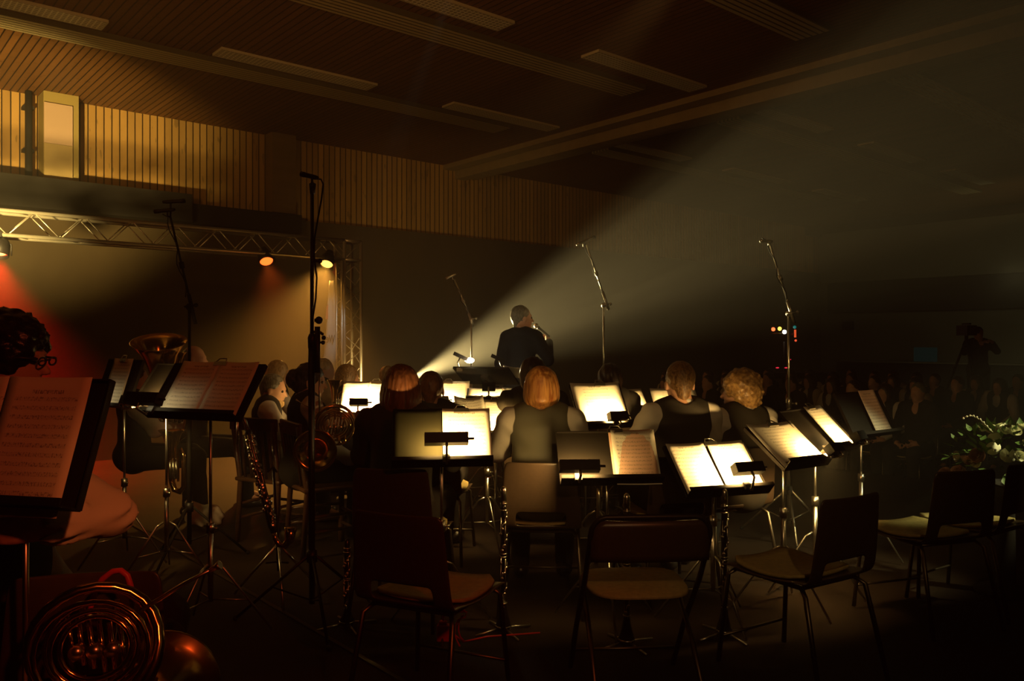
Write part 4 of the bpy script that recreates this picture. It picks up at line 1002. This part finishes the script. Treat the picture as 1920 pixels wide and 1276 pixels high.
# ================================================================== instruments
def clarinet(label, px, D, z_off=.03, lean=(0, 0), L=.66, stand=True, cap=True):
    root = thing('clarinet', label, 'clarinet', W(X_(px, D), D, z_off), YAW, 'clarinets standing on pegs')
    root.rotation_euler = (math.radians(lean[0]), math.radians(lean[1]), YAW)
    k = L/.66
    MB().lathe([(r*1.0, z*k) for r, z in ((.0, .0), (.036, .0), (.038, .004), (.026, .045), (.017, .09), (.0145, .11))], None, 16).build('bell', M_clar, root)
    MB().lathe([(r, z*k) for r, z in ((.0145, .11), (.0145, .34), (.0150, .345), (.0140, .56), (.0155, .57), (.0155, .595))], None, 14).build('body', M_clar, root)
    MB().lathe([(r, z*k) for r, z in ((.0145, .595), (.013, .61), (.011, .66), (.004, .672), (0, .672))], None, 12).build('mouthpiece', M_clar, root)
    if cap: MB().lathe([(r, z*k) for r, z in ((.0165, .60), (.0160, .66), (.012, .675), (.004, .68), (0, .68))], None, 14).build('cap', M_chrome, root)
    for z in (.002, .112, .338, .352, .565, .597): MB().lathe([(.0150, (z-.004)*k), (.0185 if z > .01 else .040, (z-.003)*k), (.0185 if z > .01 else .040, (z+.003)*k), (.0150, (z+.004)*k)], None, 16).build('ring', M_chrome, root)
    kw = MB()
    for i, z in enumerate([.13, .16, .185, .21, .235, .26, .285, .31, .37, .395, .42, .45, .475, .50, .53]):
        a = (-1.9, -1.3, -.7, -2.3)[i % 4]; u = Vector((math.cos(a), math.sin(a), 0)); c = u*.019+Vector((0, 0, z*k))
        M = Matrix.Translation(c) @ u.to_track_quat('Z', 'Y').to_matrix().to_4x4(); kw.lathe([(0, 0), (.0085, 0), (.0090, .003), (.004, .0045), (0, .0045)], M, 10)
        kw.tube([c, c+Vector((0, 0, .03*k))+Vector((-u.y, u.x, 0))*.004], .0020, 5)
    for a in (-1.1, -2.2):
        u = Vector((math.cos(a), math.sin(a), 0))*.021; kw.tube([u+Vector((0, 0, .13*k)), u+Vector((0, 0, .33*k))], .0020, 5).tube([u+Vector((0, 0, .36*k)), u+Vector((0, 0, .53*k))], .0020, 5)
    kw.build('keys', M_chrome, root)
    if stand:
        t = thing('clarinet_stand', 'folding peg stand under the '+label.split(' ', 1)[1], 'instrument stand', W(X_(px, D), D, 0), YAW, 'clarinet pegs')
        mb = MB().lathe([(0, .012), (.03, .012), (.03, .030), (.012, .034), (.010, .10), (0, .11)], None, 12)
        mb.build('peg', M_black, t)
        for j in range(4):
            a = j*PI/2+.5; MB().tube([(.02*math.cos(a), .02*math.sin(a), .022), (.15*math.cos(a), .15*math.sin(a), .008)], .006, 6).build('leg', M_steel, t)
    return root
clarinet('clarinet standing upright right of the empty centre shell chair', 944, 3.98)
clarinet('clarinet standing behind the folding chair back, only its capped top showing', 1175, 3.80)
clarinet('clarinet standing below the near right double sheet', 1358, 3.92)
clarinet('clarinet standing in the dark left of the empty centre chair', 651, 4.05, L=.40, cap=False)
# long low clarinet leaning on its own stand
a_ = P(460, 790, 4.55); b_ = P(516, 1005, 4.45)
bc = thing('bass_clarinet', 'long low clarinet with gleaming keys leaning right, beside the unlit double page', 'clarinet', b_)
dv = (a_-b_); Ln = dv.length; Rm = dv.to_track_quat('Z', 'Y').to_matrix().to_4x4()
MB().lathe([(.016, .02), (.020, .03), (.020, Ln*.5), (.021, Ln*.51), (.019, Ln*.9), (.017, Ln*.93)], Rm, 14).build('body', M_clar, bc)
kw = MB(); rk = random.Random(5)
cd = (Rm.inverted() @ Vector((-b_.x, -b_.y, 0))).normalized(); ca = math.atan2(cd.y, cd.x)
for i in range(34):
    z = .06+i*(Ln-.14)/34; a = ca+rk.uniform(-1.0, 1.0); u = Vector((math.cos(a), math.sin(a), 0))
    M = Rm @ Matrix.Translation(u*.026+Vector((0, 0, z))) @ u.to_track_quat('Z', 'Y').to_matrix().to_4x4()
    kw.lathe([(0, 0), (.013, 0), (.014, .004), (.006, .006), (0, .006)], M, 10)
for da in (-.8, -.2, .5):
    u = Vector((math.cos(ca+da), math.sin(ca+da), 0))*.028; kw.tube([Rm @ (u+Vector((0, 0, .05))), Rm @ (u+Vector((0, 0, Ln*.88)))], .0030, 6)
kw.build('keys', M_chrome, bc)
MB().tube([Rm @ Vector((0, 0, Ln*.92)), Rm @ Vector((0, 0, Ln)), Rm @ Vector((-.0, 0, Ln))+Vector((-.02, 0, .03)), Rm @ Vector((0, 0, Ln))+Vector((-.05, -.02, .02)), Rm @ Vector((0, 0, Ln*.97))+Vector((-.06, -.02, -.10))], [.012, .011, .010, .008, .006], 10).build('crook', M_chrome, bc)
rv = Vector((RX, RY, 0))
MB().tube([Rm @ Vector((0, 0, .03)), Vector((0, 0, -.01)), rv*.02+Vector((0, 0, -.045)), rv*.05+Vector((0, 0, -.052)), rv*.08+Vector((0, 0, -.02)), rv*.085+Vector((0, 0, .05))], [.014, .015, .016, .019, .024, .036], 12).build('metal_bow', M_brass, bc)
b2 = thing('bass_clarinet_stand', 'folding tripod stand propping the long low clarinet', 'instrument stand', Vector((b_.x, b_.y, 0)), YAW)
MB().tube([(0, .06, .15), (-.03, .07, .72)], .008, 8).tube([(-.05, .03, .70), (-.03, .07, .72), (.0, .03, .70)], .006, 6).build('upright', M_black, b2)
MB().tube([(-.05, 0, .21), (0, .06, .2), (.07, 0, .21)], .006, 6).build('cradle', M_black, b2)
for j in range(3):
    a = j*2*PI/3+.9; MB().tube([(0, .06, .30), (.26*math.cos(a), .06+.26*math.sin(a), .01)], .007, 6).build('leg', M_steel, b2)

def french_horn(label, loc, rot, tilt=0, s=1.0, hanging=None):
    """coil lies in the local xz plane, bell opens towards -y"""
    root = thing('french_horn', label, 'horn', loc, rot, scale=s)
    root.rotation_euler = (math.radians(tilt), 0, rot)
    M = Matrix.Translation((-.02, -.13, -.06)) @ Matrix.Rotation(PI/2, 4, 'X')
    MB().lathe([(.018, -.20), (.024, -.14), (.034, -.08), (.052, -.02), (.084, .025), (.125, .05), (.150, .058), (.154, .055), (.150, .052), (.124, .043), (.080, .016), (.046, -.03), (.028, -.09), (.018, -.15), (0, -.16)], M, 40).build('bell', M_brass, root)
    c = Vector((.10, .02, .10))
    main = [Vector((-.02, .04, -.06))] + [c+Vector((math.cos(a)*.145, .02*math.sin(a*2), math.sin(a)*.145)) for a in [PI*1.25-i*PI/12 for i in range(23)]]
    MB().tube(main, [.018]+[.017-.0004*i for i in range(23)], 10).build('main_tube', M_brass, root)
    tb = MB()
    for i, (r, y) in enumerate(((.115, -.02), (.098, .0), (.080, -.015), (.125, .03))):
        tb.tube([c+Vector((math.cos(a)*r, y, math.sin(a)*r*.92)) for a in [k*PI/12 for k in range(24)]], .0062, 8, closed=True)
    for i in range(6): tb.tube([c+Vector((-.065+i*.024, -.045, -.085+.010*i)), c+Vector((-.045+i*.024, -.050, .045+.006*i))], .0062, 8)
    for i in range(3):
        x = -.055+i*.048; tb.tube([c+Vector((x, -.05, -.09)), c+Vector((x, -.05, -.125)), c+Vector((x+.02, -.05, -.135)), c+Vector((x+.04, -.05, -.125)), c+Vector((x+.04, -.05, -.07))], .0060, 8)
    tb.build('slides', M_brass, root)
    for i in range(3):
        vb = MB(); q = c+Vector((-.035+i*.040, -.035, -.01)); vb.lathe([(0, -.022), (.017, -.022), (.018, .016), (.013, .020), (0, .022)], Matrix.Translation(q) @ Matrix.Rotation(PI/2, 4, 'X'), 14).build('valve', M_chrome, root)
        MB().box(q+Vector((.0, -.03, .085)), (.013, .004, .055)).tube([q+Vector((0, -.025, .0)), q+Vector((0, -.03, .06))], .002, 5).build('lever', M_chrome, root)
    MB().tube([c+Vector((-.10, -.01, .08)), c+Vector((-.20, .02, .14)), c+Vector((-.27, .05, .175))], [.0058, .0050, .0045], 8).lathe([(0.004, -.01), (.0075, .012), (.012, .024), (.010, .024)], Matrix.Translation(c+Vector((-.27, .05, .175))) @ Vector((-.07, .03, .035)).to_track_quat('Z', 'Y').to_matrix().to_4x4(), 12).build('mouthpipe', M_chrome, root)
    return root
hl = P(592, 846, 5.15); 
french_horn('polished horn resting bell towards the camera on the lap of the curly-updo player', hl+Vector((0, 0, .06))+Vector((FX, FY, 0))*.14, YAW+.12, 0, .88)
nh = french_horn('brass horn with tangled slides lying in the dark bottom left corner', P(262, 1285, 2.0), YAW+PI+.25, 8, 1.0)
nc = shell_chair('chair under the brass horn in the bottom left corner', X_(150, 2.1), 2.08, 192)
rc = thing('red_strap', 'red padded strap looping up over the brass horn at bottom left', 'strap', P(212, 1112, 2.06), YAW)
pts = [Vector((-.052, 0, -.02)), Vector((-.045, 0, .01)), Vector((-.025, 0, .038)), Vector((.0, 0, .056)), Vector((.020, 0, .058)), Vector((.036, 0, .045)), Vector((.044, 0, .02)), Vector((.049, 0, -.02))]
MB().tube(pts, .0075, 10).build('padded_loop', M_red, rc)
MB().tube([(-.052, .0, -.02), (-.058, -.01, -.06), (-.07, -.01, -.09)], .006, 8).tube([(.049, 0, -.02), (.046, 0, -.06)], .006, 8).build('tail', M_red, rc)

# tuba with its bell in the air
tb_ = P(298, 640, 6.15); tu = thing('tuba', 'big brass tuba with wide upturned bell behind the unlit stands at left', 'tuba', tb_, YAW)
tu.rotation_euler = (math.radians(19), math.radians(4), YAW)
MB().lathe([(.045, -.62), (.060, -.45), (.078, -.30), (.098, -.19), (.130, -.10), (.170, -.04), (.198, -.004), (.204, 0), (.198, .002), (.166, -.03), (.126, -.09), (.092, -.18), (.07, -.30), (0, -.32)], None, 40).build('bell', M_brass, tu)
MB().tube([(0, 0, -.60), (0, 0, -.68), (.04, 0, -.76), (.11, 0, -.78), (.17, 0, -.73), (.18, 0, -.62), (.18, 0, -.38), (.15, 0, -.28), (.10, -.02, -.30), (.09, -.03, -.5)], [.045, .046, .045, .042, .038, .034, .028, .022, .018, .014], 12).build('body_tube', M_brass, tu)
for i in range(3):
    MB().lathe([(0, -.12), (.017, -.12), (.017, .06), (.012, .07), (.004, .075), (.004, .10), (.011, .102), (0, .106)], Matrix.Translation((.07+.036*i, -.08, -.50)), 12).build('valve', M_chrome, tu)
MB().tube([(.09, -.05, -.35), (.12, -.12, -.30), (.13, -.2, -.26)], [.008, .007, .006], 8).build('mouthpipe', M_brass, tu)
def euphonium(label, px, py, D, s, rot=0):
    e = thing('brass_horn', label, 'brass instrument', P(px, py, D), YAW+rot, scale=s)
    MB().lathe([(.03, -.5), (.04, -.3), (.055, -.15), (.09, -.04), (.125, 0), (.128, .002), (.12, 0), (.085, -.05), (.05, -.16), (0, -.2)], None, 24).build('bell', M_brass, e)
    MB().tube([(0, 0, -.5), (.03, 0, -.58), (.09, 0, -.60), (.13, 0, -.55), (.13, 0, -.25), (.10, 0, -.18), (.07, 0, -.22), (.07, 0, -.5)], [.03, .03, .028, .025, .02, .016, .013, .012], 10).build('tubing', M_brass, e)
    for i in range(3): MB().lathe([(0, -.10), (.015, -.10), (.015, .06), (.004, .065), (.004, .09), (.01, .092), (0, .095)], Matrix.Translation((.03+.032*i, -.07, -.36)), 10).build('valve', M_chrome, e)
    return e
euphonium('small brass horn with glaring rim just right of the tuba bell', 331, 660, 6.5, .62, .3)
euphonium('brass horn seen low between the stand poles at left', 322, 806, 5.6, .70, -.2)
euphonium('brass horn before the brown-haired person by the truss column', 627, 712, 7.0, .55, .2)
euphonium('shining brass horn held before the bearded player', 508, 800, 6.2, .5, .1)

# ================================================================== flowers
fw = P(1886, 842, 4.6); ft = thing('flower_arrangement', 'arrangement of cream roses and greenery at the right edge, behind the dark chairs', 'flowers', Vector((fw.x, fw.y, 0)), YAW)
MB().lathe([(0, 0), (.16, 0), (.16, .02), (.05, .06), (.045, .50), (.09, .56), (.13, .60), (.13, .62), (0, .60)], None, 20).build('pedestal_vase', M_dark, ft)
rf = random.Random(11)
def rose(mb, c, r, ax):
    M0 = Matrix.Translation(c) @ ax.to_track_quat('Z', 'Y').to_matrix().to_4x4()
    for lay, (n_, rr, op) in enumerate(((3, .35, .1), (4, .6, .35), (5, .85, .65), (6, 1.0, 1.0))):
        for i in range(n_):
            a = 2*PI*i/n_+lay*.6; vs = []
            for u in range(4):
                for v in range(5):
                    t = u/3; an = a+(v/4-.5)*2.0*PI/n_*1.25; rad = r*rr*(.25+.75*math.sin(t*PI*.5))*(1+.15*op*t); z = r*(t*(1.15-.45*op)-.35)
                    vs.append(M0 @ Vector((rad*math.cos(an), rad*math.sin(an), z)))
            mb.add(vs, [(u*5+v, u*5+v+1, (u+1)*5+v+1, (u+1)*5+v) for u in range(3) for v in range(4)], True)
    return mb
zc = Z_(842, 4.6)
for i in range(34):
    th = rf.uniform(0, 2*PI); ph = rf.uniform(-.5, 1.2); rr = rf.uniform(.75, 1.0)
    ax = Vector((math.cos(th)*math.cos(ph), math.sin(th)*math.cos(ph), math.sin(ph))); c = Vector((ax.x*.26, ax.y*.17, zc-.02+ax.z*.15))*1.0
    if i < 6: c = Vector((-.24-.05*i % .1 - rf.uniform(0, .12), -.05, zc-.12+rf.uniform(-.06, .06)))
    rose(MB(), c, rf.uniform(.026, .040), (ax+Vector((0, -.3, .2))).normalized()).build('rose', M_rosep if i < 6 or rf.random() < .15 else M_rose, ft)
lv = MB()
for i in range(170):
    th = rf.uniform(0, 2*PI); ph = rf.uniform(-.8, 1.3); ax = Vector((math.cos(th)*math.cos(ph), math.sin(th)*math.cos(ph), math.sin(ph)))
    c = Vector((ax.x*.30*rf.uniform(.6, 1.1), ax.y*.19, zc-.04+ax.z*.16)); l_ = rf.uniform(.04, .08); w2 = l_*.28
    d = (ax+Vector((rf.uniform(-.6, .6), rf.uniform(-.6, .6), rf.uniform(-.4, .5)))).normalized(); u = d.cross(Vector((0, 0, 1))).normalized(); nn = u.cross(d)
    lv.add([c, c+d*l_*.5+u*w2+nn*.004, c+d*l_, c+d*l_*.5-u*w2+nn*.004, c+d*l_*.5-nn*.004], [(0, 1, 4), (1, 2, 4), (2, 3, 4), (3, 0, 4)], True)
lv.build('foliage', M_leaf, ft)
sg = MB().tube([Vector((-.10, -.05, zc+.10)), Vector((-.17, -.05, zc+.17)), Vector((-.22, -.05, zc+.195)), Vector((-.27, -.05, zc+.185))], .002, 5)
for i in range(9):
    t = i/8; sg.ball(Vector((-.12-.15*t, -.055, zc+.115+.08*math.sin(t*2.2)-.0*t)), .006)
sg.build('blossom_sprig', M_rose, ft)

# ================================================================== odds and ends
pc = P(831, 1190, 3.75); pc.z = .02
rp = thing('cable_connector', 'red cable plug and socket hanging in loose loops under the empty centre chair', 'cable', pc, YAW)
o = MB().box((0, 0, .06), (.058, .04, .075)).box((0, 0, .105), (.036, .03, .02)).build('socket', M_red, rp); mod_bevel(o, .006)
cbm = MB()
cbm.tube([(0, 0, .11), (0, 0, .135), (.02, .0, .148), (.06, .0, .155), (.10, .01, .152)], .0042, 6)
cbm.tube([(-.04, 0, .158), (.02, 0, .163), (.08, .01, .158), (.108, .01, .150), (.10, 0, .13), (.07, 0, .12), (.055, 0, .09), (.052, 0, .05), (.064, 0, .02), (.078, -.02, .004)], .0042, 6)
cbm.tube([(.09, .0, .14), (.072, 0, .11), (.07, 0, .07), (.078, 0, .04), (.096, 0, .02)], .0042, 6).tube([(.075, 0, .185), (.09, 0, .165), (.10, 0, .158)], .0042, 6)
cbm.tube([(.052, 0, .05), (.09, .02, .01), (.2, .1, .005), (.45, .15, .005)], .0042, 6)
cbm.build('cable', M_red, rp)
bg = P(385, 925, 6.2); bg.z = .0
wb = thing('white_bag', 'crumpled white bag on the stage floor under the unlit stands at left', 'bag', bg, YAW)
sdf_obj('bag_body', [C_((-.09, 0, .10), (.05, 0, .09), .08, .09, .03, sy=.5), C_((-.10, 0, .14), (-.13, 0, .20), .04, .02, .03), E_((0, 0, -.1), (.6, .6, .1), .01, 's')], .012, mat('white bag', (.62, .55, .42), .8), wb, folds(.01, 40))
# lighting desk with coloured lamps beyond the audience
td = thing('light_tower', 'slim stand of small coloured lamps behind the right-hand mic stand', 'lamp stand', P(1470, 740, 17.0), YAW)
td.location.z = FL
def tq(px, py): return Vector(((px-1470)/F*17.0, 0, Z_(py, 17.0)-FL))
MB().tube([(0, 0, 0), tq(1470, 640)], .03, 8).tube([tq(1445, 626), tq(1495, 626)], .03, 8).box((0, 0, .02), (.7, .7, .04)).build('frame', M_black, td)
for nm, px, py, r, c, e in (('red_lamp', 1449, 617, .042, (1, .12, .03), 4), ('amber_lamp', 1461, 616, .042, (1, .55, .05), 5), ('white_lamp', 1470, 622, .045, (1, .9, .7), 6), ('teal_lamp', 1489, 613, .035, (.0, .35, .30), .5), ('second_red_lamp', 1491, 638, .025, (1, .10, .03), 1.2)):
    MB().ball(tq(px, py)+Vector((0, -.03, 0)), r).build(nm, mat('glow '+nm, (.2, .2, .2), .4, emit=c, es=e), td)
o = MB().box(tq(1490, 625)+Vector((0, -.03, 0)), (.035, .03, .16)).build('red_tube', mat('glow tube', (.2, .1, .1), .4, emit=(1, .12, .03), es=1.0), td)
me_ = thing('mixing_desk', 'dark mixing desk with tiny red indicators low at right', 'mixing desk', P(1462, 690, 16.8), YAW)
me_.location.z = FL
zz = Z_(697, 16.8)-FL
MB().box((.1, 0, zz-.06), (1.6, .7, .12)).box((-.6, 0, zz/2-.06), (.05, .6, zz-.12)).box((.8, 0, zz/2-.06), (.05, .6, zz-.12)).build('console', M_black, me_)
for i, (px, py) in enumerate(((1447, 688), (1463, 688), (1469, 673))):
    MB().ball(((px-1462)/F*16.8, -.36, Z_(py, 16.8)-FL), .018, (2.0, 1, .7)).build('indicator_light', mat('indicator', (.2, 0, 0), .4, emit=(1, .03, .06), es=1.3), me_)
# bar counter and doorway at the far end
bc_ = thing('bar_counter', 'long low counter with a greenish screen against the far pale wall', 'counter', Vector((EX-1.2, 9.5, FL)))
MB().box((0, 0, .55), (.6, 9, 1.1)).build('body', M_dark, bc_); MB().box((0, 0, 1.12), (.75, 9.1, .05)).build('worktop', M_plas, bc_)
MB().box((-.2, 1.6, 1.38), (.05, .7, .45)).build('screen', mat('dim screen', (.02, .05, .05), .4, emit=(.05, .30, .26), es=.02), bc_)
dr = MB().box((0, 0, 1.05), (.06, .95, 2.1)).build('door_1', M_dark); dr.location = (EX-.03, 2.9, FL); dr['kind'] = 'structure'
bxs = P(1562, 598, 29); o = MB().box((0, 0, 0), (.12, .35, .32)).build('wall_speaker', M_dark); o.location = (EX-.07, 14.3, 1.95); tag(o, 'small box on the far wall by its left corner', 'speaker')
